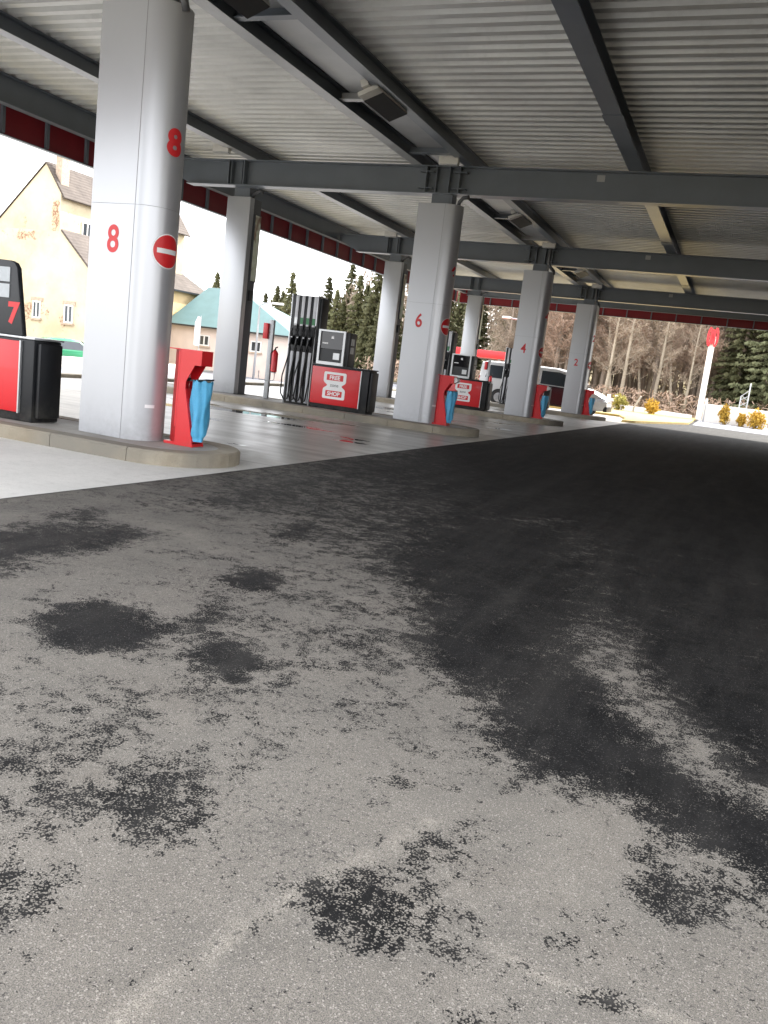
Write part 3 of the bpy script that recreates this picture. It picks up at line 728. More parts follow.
# floodlights hung in the gutter pan and white control boxes above each beam
def make_flood():
    t = thing('floodlight', 'x', 'floodlight', (0, 0, 0), 0, 'floodlights between the twin purlins')
    MB().box(-.17, .17, -.62, .62, -.02, .05).build('housing', white_plastic, t, bevel=.01)
    MB().box(-.165, .165, -.42, .61, -.032, -.0205).build('lens', black_rub, t)
    MB().box(-.06, .06, -.70, -.55, .0505, .16).build('bracket', white_plastic, t, bevel=.008)
    return t
fl = make_flood(); fl.location = (-5.93, 13.05, 5.28); fl.rotation_euler = (0, R_(-22), 0); fl['label'] = 'black faced floodlight in the twin purlins, between columns 8 and 6'
place(fl, (-5.95, 22.4, 5.30), 'black faced floodlight in the twin purlins, between columns 6 and 4')
place(fl, (-5.95, 32.0, 5.30), 'black faced floodlight in the twin purlins, between columns 4 and 2')
place(fl, (-6.17, 9.0, 5.30), 'white floodlight at the top edge, nearest in the twin purlins')
def make_box():
    t = thing('emergency_lamp', 'x', 'lamp box', (0, 0, 0), 0, 'white lamp boxes above the beams')
    MB().box(-.2, .2, -.06, .06, -.09, .05).build('casing', white_plastic, t, bevel=.01)
    MB().box(-.05, .05, -.02, .02, .0505, .13).build('bracket', white_plastic, t)
    MB().box(-.19, .19, -.05, .05, -.115, -.0905).build('diffuser', silver, t)
    return t
eb = make_box(); eb.location = (-5.98, 16.55, 5.33); eb['label'] = 'white lamp box above the beam over column 6'
place(eb, (-5.95, 26.1, 5.33), 'white lamp box above the beam over column 4')
place(eb, (-5.95, 35.6, 5.33), 'white lamp box above the beam over column 2')
place(eb, (-11.0, 16.2, 5.36), 'white lamp box above the poster column, left of the 8')
place(eb, (-11.0, 25.9, 5.33), 'white lamp box above the rear column between the four-hose pump and column 6')

# unseen block added along the right of the drive to shade columns and ceiling
sh = thing('shade_block', 'unseen dark fronted block added on the right to shade the forecourt', 'light blocker', (8.2, 22, 0))
MB().box(.25, 9, -14, 15, 0, 4.55).build('wall', clad_dark, sh)
for k in range(9): 
    w_ = MB().box(.17, .249, -13.2 + k * 3.1, -10.6 + k * 3.1, .35, 3.0).build('window', darkgrey, sh)
    MB().box(.15, .169, -13.1 + k * 3.1, -10.7 + k * 3.1, .45, 2.9).build('pane', dglass, w_)
MB().box(.1, .249, -14, 15, 3.3, 4.3).build('block_band', redf, sh)
# ------------------------------------------------------------------ waste bins with blue bags, one against the nose of each front column
D_BAG = .10
def bag_mesh():
    b = MB(); nz, na = 16, 40; ph = [random.uniform(0, 6.28) for _ in range(6)]
    for j in range(nz + 1):
        t = j / nz; z = .72 - .66 * t
        rx = .10 * (1 - .18 * t ** 2) * (1 if t < .9 else .75); ry = .115 * (1 - .30 * t) * (1 if t < .9 else .8)
        for k in range(na):
            a = 2 * math.pi * k / na
            w = 1 + .07 * math.sin(5 * a + ph[0] + t * 1.2) + .06 * math.sin(9 * a + ph[1] - t * 2.5) + .045 * math.sin(17 * a + ph[2] + t) + .05 * math.sin(3 * a + t * 7 + ph[3])
            zz = z + (.012 * math.sin(7 * a) if j == 0 else 0)
            b.v.append((.225 + .05 * (1 - t) * .3 + rx * w * math.cos(a) + .02 * math.sin(t * 9 + a * 2) * .4, D_BAG + ry * w * math.sin(a), zz))
    for j in range(nz):
        for k in range(na):
            b.f.append((j * na + k, (j + 1) * na + k, (j + 1) * na + (k + 1) % na, j * na + (k + 1) % na)); b.mi.append(0)
    b.f.append(tuple(nz * na + k for k in range(na))); b.mi.append(0)
    return b
m, n, l, bb = new_mat('blue bag plastic')
f = noise(n, l, 14, 6, .7, objco(n))
l.new(mixc(n, l, f, (.04, .30, .55), (.12, .46, .70)), bb.inputs['Base Color']); bb.inputs['Roughness'].default_value = .35
bump(n, l, noise(n, l, 25, 5, .7, objco(n), 1.5), bb, .6, .02); bagm = m
def make_bin():
    D = .21
    t = thing('waste_bin', 'x', 'waste bin', (0, 0, 0), 0, 'red waste bins at the front columns')
    P = [(0, 0), (.24, 0), (.22, .06), (.09, .62), (.09, .70), (.19, .88), (.27, .88), (.27, 1.04), (0, 1.04)]
    b = MB(); W = .012
    b.prism(P, 0, W, 'y'); b.prism(P, D - W, D, 'y')              # side sheets
    b.prism([(0, 0), (.002, 0), (-.17, .15), (-.17, D), (-.158, D), (-.158, .156), (.0, .012)], 0, 1.04)
    b.box(-.158, .10, .013, D - .013, 1.028, 1.0395); b.box(.10, .27, .013, D - .013, 1.02, 1.0395)
    b.box(.258, .27, .013, D - .013, .88, 1.0195); b.box(-.15, .22, .013, D - .013, 0, .03)
    b.prism([(.21, .05), (.222, .05), (.094, .62), (.084, .62)], .013, D - .013, 'y')
    b.prism([(-.03, .2), (.0, .2), (.0, 1.02), (-.03, 1.02)], .013, D - .013, 'y')
    o = b.build('body', redp, t)
    MB().box(.0, .03, .03, D - .03, .70, .735).build('rim', blackp, t)
    MB().prism([(.12, .705), (.33, .735), (.33, .75), (.12, .72)], .03, D - .03, 'y').build('ring', blackp, t)
    bg_ = bag_mesh().build('bag', bagm, t, smooth='all')
    return t
bn = make_bin(); bn.location = (-5.575, 7.76, .146)
bn['label'] = 'nearest red waste bin with a blue bag, against column 8'
for i, (yc, s) in enumerate(((ROWS[1], '6'), (ROWS[2], '4'), (ROWS[3], '2'))):
    c = place(bn, (-5.76, yc - .1, .146), 'red waste bin with a blue bag, at the foot of column %s' % s)
    if s in '64':
        r = MB().tube([(.29, .02, .96), (.29, .19, .96)], .055, 12).build('paper_roll', whitep, c, smooth=True)

# ------------------------------------------------------------------ fuel pumps
def label_plate(t, cx, y, cz, s):
    """white waisted plate with two red word boxes"""
    def rr(x0, x1, z0, z1, r):
        pts = []
        for (ax, az, a0) in ((x1 - r, z0 + r, -90), (x1 - r, z1 - r, 0), (x0 + r, z1 - r, 90), (x0 + r, z0 + r, 180)):
            for k in range(5): a = R_(a0 + k * 22.5); pts.append((ax + r * math.cos(a), az + r * math.sin(a)))
        return pts
    p = MB()
    W, H = .27 * s, .29 * s
    out = [(-W, -H), (W, -H), (W, -H * .25), (W * .6, 0), (W, H * .25), (W, H), (-W, H), (-W, H * .25), (-W * .6, 0), (-W, -H * .25)]
    # soften corners
    P = []
    for i, q in enumerate(out):
        a, c = Vector(out[i - 1]), Vector(out[(i + 1) % len(out)]); q = Vector(q)
        r = .03 * s
        for w_ in (0, .5, 1):
            u = q + (a - q).normalized() * r * (1 - w_); v_ = q + (c - q).normalized() * r * w_
            P.append(tuple(u if w_ == 0 else v_ if w_ == 1 else (q * .4 + (q + (a - q).normalized() * r) * .3 + (q + (c - q).normalized() * r) * .3)))
    p.prism([(cx + x, cz + z) for x, z in P], y - .004, y - .001, 'y')
    o = p.build('brand_plate', whitep, t)
    for zc, w in ((H * .60, 'FREE'), (-H * .60, 'SHOP')):
        q = MB(); q.prism([(cx + x, cz + z) for x, z in rr(-W * .74, W * .74, zc - H * .22, zc + H * .22, .012 * s)], y - .0065, y - .0045, 'y'); q.build('word_box', red_decal, o)
        q = MB(); add_text(q, w, H * .31, (cx, y - .008, cz + zc), (1, 0, 0), (0, 0, 1), .03, sx=1.02); q.build('word', whitep, o)
    q = MB(); add_text(q, 'zone', H * .17, (cx, y - .0065, cz), (1, 0, 0), (0, 0, 1), .0); q.build('word', darkgrey, o)
def make_pump(kind):
    """front towards -y at local y = -.3; x measured from the middle of the cabinet"""
    t = thing('fuel_pump', 'x', 'fuel pump', (0, 0, 0), 0, 'fuel pumps on the islands')
    X0 = 8.0
    def X(x): return x + X0
    MB().box(X(-8.70), X(-7.33), -.28, .14, .0, .93).build('cabinet', blackp, t, bevel=.02)
    MB().box(X(-7.328), X(-7.27), -.24, .10, .05, .90).build('end_cap', blackp, t, bevel=.02)
    MB().box(X(-8.72), X(-7.31), -.3, .16, .932, .955).build('top_edge', silver if kind == 7 else darkgrey, t, bevel=.006)
    for sy, nm in ((-1, 'front_panel'), (1, 'rear_panel')):
        y0, y1 = (-.31, -.282) if sy < 0 else (.142, .17)
        pn = MB().box(X(-8.69), X(-7.52), y0, y1, .10, .90).build(nm, redp, t, bevel=.006)
        if sy < 0:
            label_plate(pn, X(-8.12), -.31, .52, 1.0)
            MB().box(X(-7.519), X(-7.50), -.312, -.283, .09, .91).build('panel_edge', silver, t)
    # hose tower
    tw = MB().box(X(-9.36), X(-8.76), -.26, .14, 0, 2.38).build('hose_tower', blackp, t, bevel=.01)
    MB().box(X(-8.759), X(-8.73), -.27, .15, 0, 2.40).build('tower_side', silver, t, bevel=.006)
    MB().box(X(-9.39), X(-9.361), -.27, .15, 0, 2.40).build('tower_side', silver, t, bevel=.006)
    MB().box(X(-8.729), X(-8.66), -.20, .13, 0.9, 2.36).build('tower_cheek', darkgrey, t, bevel=.03)
    for k in range(4):
        xc = X(-9.36) + .085 + k * .148
        MB().box(xc - .005, xc + .068, -.275, -.261, 1.72, 2.37).build('grade_strip', hose_stripe, t, bevel=.003)
        MB().box(xc - .003, xc + .066, -.279, -.2755, 1.76, 1.90).build('grade_label', green_grip if k else silver, t)
        MB().box(xc - .02, xc + .055, -.275, -.261, .05, 1.16).build('lower_strip', hose_stripe, t, bevel=.003)
        nz = MB(); nz.box(xc - .035, xc + .03, -.34, -.262, 1.30, 1.50); nz.tube([(xc, -.32, 1.48), (xc, -.36, 1.40), (xc - .01, -.38, 1.28), (xc, -.34, 1.20)], [.02, .025, .024, .018], 8)
        nz.tube([(xc, -.33, 1.5), (xc, -.36, 1.58), (xc + .0, -.31, 1.66)], [.024, .02, .014], 8)
        no = nz.build('nozzle', blackp, t, bevel=0, smooth=True)
        MB().box(xc - .015, xc + .02, -.352, -.341, 1.42, 1.47).build('price_tab', silver, no)
        hs = MB(); a = (k % 2) * .05 - .05
        hs.tube([(xc, -.34, 1.20), (xc - .03, -.37, 1.0), (xc - .06 + a, -.40, .6), (xc - .07 + a, -.38, .22), (xc - .03, -.34, .06), (xc + .02, -.31, .10), (xc + .055, -.285, .5), (xc + .07, -.28, 1.2), (xc + .085, -.28, 1.75)], .016, 8)
        hs.build('hose', black_rub, t, smooth='all')
    if kind == 7:
        hd = MB()
        hd.prism([(X(-8.65), .956), (X(-7.52), .956), (X(-7.64), 1.70), (X(-7.68), 1.755), (X(-7.74), 1.775), (X(-8.65), 1.80)], -.27, -.20, 'y')
        hb = hd.build('display_head', darkgrey, t, bevel=.015)
        MB().box(X(-8.6), X(-8.0), -.199, .10, .956, 1.5).build('head_back', darkgrey, t, bevel=.02)
        for z0, z1, s in ((1.54, 1.70, '26 48'), (1.365, 1.515, '17 30')):
            d = MB().box(X(-8.42), X(-7.735), -.281, -.2705, z0, z1).build('display', lcd, t)
        q = MB(); add_text(q, '7', .25, (X(-7.66), -.273, 1.20), (1, 0, 0), (0, 0, 1), .045, sx=1.0); q.build('numeral', red_decal, t)
        q = MB(); add_text(q, '7', .25, (X(-8.5), -.273, 1.20), (1, 0, 0), (0, 0, 1), .045, sx=1.0); q.build('numeral', red_decal, t)
    else:
        MB().box(X(-8.60), X(-7.90), -.24, .12, .956, 1.68).build('display_head', darkgrey, t, bevel=.01)
        fr = MB()
        for x0, x1, z0, z1 in ((-8.63, -8.58, .956, 1.70), (-8.03, -7.98, .956, 1.70), (-8.579, -8.031, .956, 1.02), (-8.579, -8.031, 1.665, 1.70)): fr.box(X(x0), X(x1), -.30, -.241, z0, z1)
        fr.build('display_frame', silver, t)
        d = MB().box(X(-8.575), X(-8.035), -.262, -.242, 1.30, 1.66).build('display', blackglass, t)
        MB().box(X(-8.575), X(-8.035), -.262, -.242, 1.03, 1.28).build('payment_panel', darkgrey, t)
        MB().box(X(-8.25), X(-8.10), -.268, -.2625, 1.08, 1.22).build('card_reader', silver, t)
        MB().box(X(-8.54), X(-8.40), -.268, -.2625, 1.40, 1.43).build('label', whitep, t)
        MB().box(X(-8.33), X(-8.27), -.268, -.2625, 1.52, 1.58).build('label', whitep, t)
        for z0 in (1.42, 1.24): MB().box(X(-7.899), X(-7.89), -.16, .0, z0, z0 + .14).build('side_label', lcd, t)
    return t
p7 = make_pump(7); p7.location = (-8.0, ROWS[0], .146); p7['label'] = 'fuel pump 7 at the left edge, red panel and black display head'
p6 = make_pump(6); p6.location = (-8.0, ROWS[1], .146); p6['label'] = 'four-hose fuel pump with a red panel and white plate, left of column 6'
place(p6, (-8.0, ROWS[2], .146), 'four-hose fuel pump with a red panel, between column 6 and column 4')
place(p6, (-8.0, ROWS[3], .146), 'farthest fuel pump, its hose tower beside column 4')

# ------------------------------------------------------------------ extinguisher posts
def make_ext():
    t = thing('extinguisher_post', 'x', 'extinguisher post', (0, 0, 0), 0, 'posts with red fire extinguishers on the islands')
    MB().box(-.055, .055, -.04, .04, 0, 1.80).build('post', postm, t, bevel=.008)
    MB().box(-.18, -.057, -.10, .06, 1.36, 1.72).build('glove_box', redp, t, bevel=.02)
    b = MB(); b.tube([(.14, 0, .62), (.14, 0, .64), (.14, 0, 1.05), (.14, 0, 1.10), (.14, 0, 1.13)], [.05, .075, .075, .05, .02], 14)
    e = b.build('extinguisher', redp, t, smooth=True)
    b = MB(); b.tube([(.14, 0, 1.13), (.14, 0, 1.18), (.2, -.02, 1.20)], .018, 6); b.tube([(.14, -.02, 1.15), (.06, -.06, 1.05), (.07, -.06, .8)], .010, 6)
    b.build('valve', blackp, e)
    b = MB(); b.tube([(-.22, -.05, .62), (-.22, -.05, .48), (-.18, -.05, .42), (.16, -.05, .42), (.2, -.05, .48), (.2, -.05, .62)], .010, 6); b.build('hoop', postm, t, smooth='all')
    b = MB(); b.box(.08, .2, -.03, .03, .60, .618); b.build('shelf', postm, t)
    return t
ex = make_ext(); ex.location = (-10.12, ROWS[1] + .25, .146); ex['label'] = 'grey post with a fire extinguisher beside the four-hose pump left of column 6'
place(ex, (-10.12, ROWS[3] + .05, .146), 'grey post with a fire extinguisher just left of the van behind column 4')
place(ex, (-10.12, ROWS[2] + .25, .146), 'grey post with a fire extinguisher behind column 6')

# ------------------------------------------------------------------ vehicles
def loft_car(name, label, secs, W, mats, wheels, loc, rz, cat, group=None):
    """secs: list of (x, z_sill, z_belt, z_roof, halfwidth_belt, halfwidth_roof)"""
    t = thing(name, label, cat, loc, rz, group)
    b = MB()
    m = 10
    for x, zs, zb, zr, hb, hr in secs:
        b.v += [(x, -hb * .94, zs), (x, -hb, zs + .18), (x, -hb, zb - .04), (x, -hb * .985, zb), (x, -hr, zr - .06), (x, -hr * .86, zr),
                (x, hr * .86, zr), (x, hr, zr - .06), (x, hb * .985, zb), (x, hb, zb - .04), (x, hb, zs + .18), (x, hb * .94, zs)]
    m = 12
    for i in range(len(secs) - 1):
        for k in range(m):
            k2 = (k + 1) % m
            b.f.append((i * m + k, (i + 1) * m + k, (i + 1) * m + k2, i * m + k2)); b.mi.append(0)
    b.f.append(tuple(range(m))); b.f.append(tuple((len(secs) - 1) * m + k for k in reversed(range(m)))); b.mi += [0, 0]
    o = b.build('body', mats[0], t)
    bm = bmesh.new(); bm.from_mesh(o.data); bmesh.ops.recalc_face_normals(bm, faces=bm.faces); bm.to_mesh(o.data); bm.free()
    for p in o.data.polygons: p.use_smooth = True
    o.data.set_sharp_from_angle(angle=R_(35))
    for x, r in wheels:
        for s in (-1, 1):
            y = s * (W / 2 - .10)
            w = MB(); w.tube([(x, y - .11, r), (x, y - .10, r), (x, y + .10, r), (x, y + .11, r)], [r * .9, r, r, r * .9], 24)
            wo = w.build('wheel', tyre, t, smooth=True)
            q = MB(); q.tube([(x, y + s * .105, r), (x, y + s * .118, r)], r * .62, 18)
            for k in range(5):
                a = k * 2 * math.pi / 5; q.tube([(x, y + s * .125, r), (x + r * .55 * math.cos(a), y + s * .125, r + r * .55 * math.sin(a))], .03, 5)
            q.build('rim', rimm, wo, smooth=True)
            q = MB(); q.tube([(x, s * (W / 2 - .02), r), (x, s * (W / 2 + .006), r)], r * 1.14, 26); q.build('wheel_arch', blackp, t, smooth=True)
    return t, o
def side_panel(t, name, pts, W, mat, off=.006, both=True, leans=None):
    for s in ((-1, 1) if both else (-1,)):
        b = MB(); v = []
        for x, z in pts: v.append((x, s * (leans(z) + off), z))
        for x, z in pts: v.append((x, s * (leans(z) - .02), z))
        n_ = len(pts); f = [tuple(range(n_)) if s < 0 else tuple(reversed(range(n_)))] + [(i, (i + 1) % n_, n_ + (i + 1) % n_, n_ + i) for i in range(n_)]
        b.add(v, f); b.build(name, mat, t)
# white van, nose towards +x
vs_ = [(-3.0, .45, 1.15, 1.55, .90, .78), (-2.95, .30, 1.15, 1.90, .95, .84), (-2.6, .28, 1.15, 1.97, .965, .85), (-1.0, .28, 1.15, 1.99, .97, .86), (.6, .28, 1.15, 1.97, .97, .85),
       (1.1, .28, 1.15, 1.88, .97, .82), (1.6, .28, 1.12, 1.62, .96, .80), (2.05, .28, 1.08, 1.24, .95, .80), (2.5, .28, 1.0, 1.08, .93, .82), (2.85, .30, .85, .93, .88, .78), (3.0, .38, .70, .76, .80, .72)]
van, vb = loft_car('parked_van', 'white van with dark windows parked behind columns 4 and 2', vs_, 1.94, [carwhite], [(-1.95, .34), (1.95, .34)], (-8.3, 40.0, .0), 0, 'van')
lean = lambda z: .97 if z < 1.12 else .965 - (z - 1.12) * .145
side_panel(van, 'side_window', [(-2.7, 1.2), (-1.75, 1.2), (-1.75, 1.78), (-2.6, 1.78)], 1.94, dglass, leans=lean)
side_panel(van, 'side_window', [(-1.62, 1.2), (-.2, 1.2), (-.2, 1.79), (-1.62, 1.79)], 1.94, dglass, leans=lean)
side_panel(van, 'side_window', [(-.08, 1.2), (1.45, 1.16), (1.0, 1.72), (.7, 1.79), (-.08, 1.79)], 1.94, dglass, leans=lean)
side_panel(van, 'side_door', [(-1.5, .33), (1.45, .33), (1.45, 1.12), (-.08, 1.16), (-1.5, 1.16)], 1.94, carblack, leans=lambda z: .972)
side_panel(van, 'sill', [(-1.55, .26), (1.5, .26), (1.5, .32), (-1.55, .32)], 1.94, blackp, leans=lambda z: .955)
b = MB(); b.add([(1.17, -.74, 1.82), (1.17, .74, 1.82), (2.06, .74, 1.225), (2.06, -.74, 1.225)], [(0, 3, 2, 1)]); o = b.build('windscreen', dglass, van); o.location = (.02, 0, .03)
for s in (-1, 1):
    MB().box(2.55, 2.93, s * .86 - .08, s * .86 + .06, .66, .86).build('headlight', headl, van, bevel=.03)
    MB().box(1.2, 1.32, s * 1.06 - .11, s * 1.06 + .07, 1.12, 1.34).build('mirror', blackp, van, bevel=.03)
    MB().box(-3.01, -2.96, s * .86 - .06, s * .86 + .06, .8, 1.25).build('tail_lamp', lampred, van, bevel=.01)
MB().box(2.86, 3.04, -.84, .84, .28, .52).build('bumper', blackp, van, bevel=.04)
# small green car on the road at the left
gs_ = [(-1.9, .4, .8, .86, .72, .65), (-1.8, .25, .85, 1.15, .80, .62), (-1.3, .22, .88, 1.42, .82, .60), (-.3, .22, .88, 1.48, .83, .60), (.3, .22, .88, 1.42, .83, .60), (.95, .22, .86, .98, .82, .66), (1.5, .24, .78, .86, .80, .68), (1.85, .3, .62, .68, .72, .64)]
gcar, gb = loft_car('green_car', 'small green car on the road beside pump 7', gs_, 1.66, [cargreen], [(-1.2, .29), (1.2, .29)], (-34.0, 37.2, -.952), R_(70), 'car')
lg = lambda z: .83 if z < .86 else .80 - (z - .86) * .33
side_panel(gcar, 'side_window', [(-1.35, .92), (.75, .92), (.2, 1.34), (-1.15, 1.34)], 1.66, dglass, leans=lg, off=.03)
b = MB(); b.add([(.36, -.54, 1.37), (.36, .54, 1.37), (.93, .6, 1.0), (.93, -.6, 1.0)], [(0, 3, 2, 1)]); o = b.build('windscreen', headl, gcar); o.location = (.02, 0, .03)
for s in (-1, 1): MB().box(1.62, 1.84, s * .62 - .1, s * .62 + .08, .52, .66).build('headlight', headl, gcar, bevel=.03)
# ------------------------------------------------------------------ houses on the left
def render_wall(name, a, b_, brick=True, cover=.56):
    m, n, l, b = new_mat(name); co = geopos(n)
    f = noise(n, l, .35, 6, .65, co); g = noise(n, l, 5, 6, .7, co)
    c = mixc(n, l, mapr(n, l, f, .35, .65), a, b_)
    if brick:
        at = n.new('ShaderNodeAttribute'); at.attribute_name = 'bare'
        k = mapr(n, l, mth(n, l, 'ADD', at.outputs['Fac'], mapr(n, l, noise(n, l, 1.6, 7, .75, co), .3, .7, -.5, .5)), .45, .62)
        vo = noise(n, l, 7, 3, .6, co)
        bc = mixc(n, l, mapr(n, l, vo, .42, .56), (.50, .40, .28), (.26, .15, .10))
        c = mixc(n, l, k, c, bc)
    c = mixc(n, l, mapr(n, l, g, .6, .85, 0, .3), c, tuple(q * .6 for q in a))
    l.new(c, b.inputs['Base Color']); b.inputs['Roughness'].default_value = .95; b.inputs['Specular IOR Level'].default_value = .15
    bump(n, l, g, b, .4, .03); return m
creamw = render_wall('cream crumbling render', (.47, .40, .27), (.62, .55, .41))
yelloww = render_wall('ochre render', (.56, .41, .22), (.62, .48, .28), brick=False)
def tile_mat(name, a, b_):
    m, n, l, b = new_mat(name); co = objco(n)
    w = n.new('ShaderNodeTexWave'); w.wave_type = 'BANDS'; w.bands_direction = 'Z'; w.inputs['Scale'].default_value = 1.6; w.inputs['Distortion'].default_value = 1.5; l.new(co, w.inputs['Vector'])
    f = noise(n, l, 1.2, 7, .7, co); g = noise(n, l, 9, 4, .7, co)
    c = mixc(n, l, mapr(n, l, f, .35, .65), a, b_)
    c = mixc(n, l, mapr(n, l, w.outputs['Fac'], .6, 1, 0, .3), c, (.06, .05, .045))
    c = mixc(n, l, mapr(n, l, g, .5, .8, 0, .5), c, (.10, .08, .07))
    l.new(c, b.inputs['Base Color']); b.inputs['Roughness'].default_value = .9
    bump(n, l, w.outputs['Fac'], b, .5, .04); return m
tilem = tile_mat('old brown roof tiles', (.06, .048, .041), (.105, .086, .074))
# bare brick patches live in a vertex attribute on a finely cut gable
def bare_attr(o, spots):
    me = o.data; n_ = len(me.vertices); a = me.attributes.new('bare', 'FLOAT', 'POINT')
    M = o.matrix_world; vals = []
    for v in me.vertices:
        p = v.co; s = -.5
        for x, z, rx, rz_, st in spots: s = max(s, st * math.exp(-((p.x - x) / rx) ** 2 - ((p.z - z) / rz_) ** 2) + .12)
        vals.append(s)
    a.data.foreach_set('value', vals)
def cut_gable(b, poly, y, step=.25):
    bm = bmesh.new(); bm.faces.new([bm.verts.new((x, y, z)) for x, z in poly])
    xs_ = [p[0] for p in poly]; zs_ = [p[1] for p in poly]
    for x in np.arange(min(xs_) + step, max(xs_), step): bmesh.ops.bisect_plane(bm, geom=bm.verts[:] + bm.edges[:] + bm.faces[:], plane_co=(x, 0, 0), plane_no=(1, 0, 0))
    for z in np.arange(min(zs_) + step, max(zs_), step): bmesh.ops.bisect_plane(bm, geom=bm.verts[:] + bm.edges[:] + bm.faces[:], plane_co=(0, 0, z), plane_no=(0, 0, 1))
    bm.verts.index_update(); b.add([tuple(v.co) for v in bm.verts], [tuple(x.index for x in f.verts) for f in bm.faces]); bm.free()
def win(parent, x, y, z, w, h, face='y', surround=None):
    d = .06
    def bx(mb, a0, a1, z0, z1, d0, d1):
        if face == 'y': mb.box(x + a0, x + a1, y - d1, y - d0, z + z0, z + z1)
        else: mb.box(x + d0, x + d1, y + a0, y + a1, z + z0, z + z1)
    b = MB()
    for q in ((-w / 2, -w / 2 + .09, -h / 2, h / 2), (w / 2 - .09, w / 2, -h / 2, h / 2), (-.05, .05, -h / 2 + .09, h / 2 - .09), (-w / 2 + .09, w / 2 - .09, h / 2 - .09, h / 2), (-w / 2 + .09, w / 2 - .09, -h / 2, -h / 2 + .09)):
        bx(b, *q, .003, .07)
    o = b.build('window', windowf, parent)
    b = MB(); bx(b, -w / 2 + .08, w / 2 - .08, -h / 2 + .08, h / 2 - .08, .002, .03); b.build('pane', dglass, o)
    b = MB(); bx(b, -w / 2 - .1, w / 2 + .1, -h / 2 - .12, -h / 2 - .002, .003, .14); b.build('sill', chim, o)
    if surround:
        b = MB(); bx(b, -w / 2 - .15, w / 2 + .15, h / 2 + .003, h / 2 + .22, .003, .05); b.build('lintel', chim, o)
# House 1: tall gable with a lower wing in front
h1 = thing('old_house', 'tall crumbling cream gabled house with a chimney, behind pump 7', 'house')
b = MB()
g1 = [(-53, -1), (-42.5, -1), (-42.5, 9.55), (-43.85, 11.35), (-53, 2.6)]
cut_gable(b, g1, 45.0, .3)
b.add([(-42.5, 45, -1), (-42.5, 58.5, -1), (-42.5, 58.5, 9.55), (-42.5, 45, 9.55), (-53, 45, -1), (-53, 58.5, -1), (-53, 58.5, 2.6), (-53, 45, 2.6), (-43.85, 58.5, 11.35)],
      [(0, 1, 2, 3), (4, 7, 6, 5), (1, 5, 6, 8, 2)])
o = b.build('wall', creamw, h1)
bare_attr(o, [(-42.9, 8.2, .35, 1.3, .8), (-43.0, 5.9, .55, .9, 1.0), (-44.4, 5.3, .7, .5, .9), (-46.6, 3.7, 1.9, .9, 1.0), (-46.9, 4.6, .6, .5, .5), (-45.6, 3.9, 1.6, .25, .7), (-45.6, 7.6, .25, .9, .35)])
rf = MB()
def slab(mb, a, b2, c, d, th=.12):
    N = (Vector(b2) - Vector(a)).cross(Vector(d) - Vector(a)).normalized() * th
    v = [Vector(p) for p in (a, b2, c, d)]; mb.add(v + [p + N for p in v], [(3, 2, 1, 0), (4, 5, 6, 7), (0, 1, 5, 4), (1, 2, 6, 5), (2, 3, 7, 6), (3, 0, 4, 7)])
slab(rf, (-42.2, 44.9, 9.18), (-42.2, 58.7, 9.18), (-43.85, 58.7, 11.40), (-43.85, 44.9, 11.40))
slab(rf, (-43.85, 44.9, 11.40), (-43.85, 58.7, 11.40), (-53.2, 58.7, 2.46), (-53.2, 44.9, 2.46), .03)
ro = rf.build('roof', tilem, h1)
b = MB().box(-43.25, -42.75, 45.2, 45.9, 9.4, 11.9); b.box(-43.32, -42.68, 45.13, 45.97, 11.9, 12.05); b.build('chimney', chim, ro)
b = MB()
w1 = [(-44.6, -1), (-36.6, -1), (-36.6, 4.1), (-39.5, 6.75), (-44.6, 6.75)]
cut_gable(b, w1, 42.0, .3)
b.add([(-36.6, 42, -1), (-36.6, 47.5, -1), (-36.6, 47.5, 4.1), (-36.6, 42, 4.1), (-44.6, 42, -1), (-44.6, 45, -1), (-44.6, 45, 6.75), (-44.6, 42, 6.75)], [(0, 1, 2, 3), (4, 7, 6, 5)])
o = b.build('wing_wall', creamw, h1)
bare_attr(o, [(-41.6, 1.7, 1.3, .8, .55), (-43.3, 2.0, .8, 1.0, .5), (-38.9, 1.4, .5, .8, .5), (-38.5, 2.2, .4, .3, .6), (-42.4, 6.3, 1.1, .35, .7)])
rf = MB(); slab(rf, (-36.4, 41.9, 3.95), (-36.4, 47.6, 3.95), (-39.5, 47.6, 6.80), (-39.5, 41.9, 6.80)); rf.build('wing_roof', tilem, h1)
win(h1, -41.15, 42.0, 1.95, .65, 1.05, 'y', True); win(h1, -38.6, 42, 1.9, .7, 1.1, 'y', True)
for yy in (47.5, 51, 54.5): win(h1, -42.5, yy, 7.5, 1.0, 1.3, 'x')
# low barrier before the street
bw = MB().box(-33.1, -32.8, 30, 46, -.96, -.40).build('street_barrier', wall_white, bevel=.03); tag(bw, 'low white barrier in front of the small green car', 'barrier')
# House 2
h2 = thing('ochre_house', 'ochre house with a brown hipped roof, right of column 8', 'house')
b = MB().box(-50, -41, 49.5, 60, -1, 4.85); b.build('wall', yelloww, h2)
rf = MB(); e0, e1, r0 = 4.86, 4.86, 8.5
v = [(-40.7, 49.2, e0), (-40.7, 60.3, e0), (-50.3, 60.3, e0), (-50.3, 49.2, e0), (-45.5, 53.0, r0), (-45.5, 56.5, r0)]
rf.add(v, [(0, 1, 5, 4), (1, 2, 5), (2, 3, 4, 5), (3, 0, 4), (3, 2, 1, 0)]); rf.build('roof', tilem, h2)
MB().box(-40.75, -40.60, 49.2, 60.3, 4.72, 4.855).build('gutter', darkgrey, h2)
for yy in (51.5, 54.9, 58.0): win(h2, -41, yy, 2.0, .9, 1.5, 'x')
for yy in (51.5, 54.9): win(h2, -41, yy, 4.0, .8, .8, 'x')
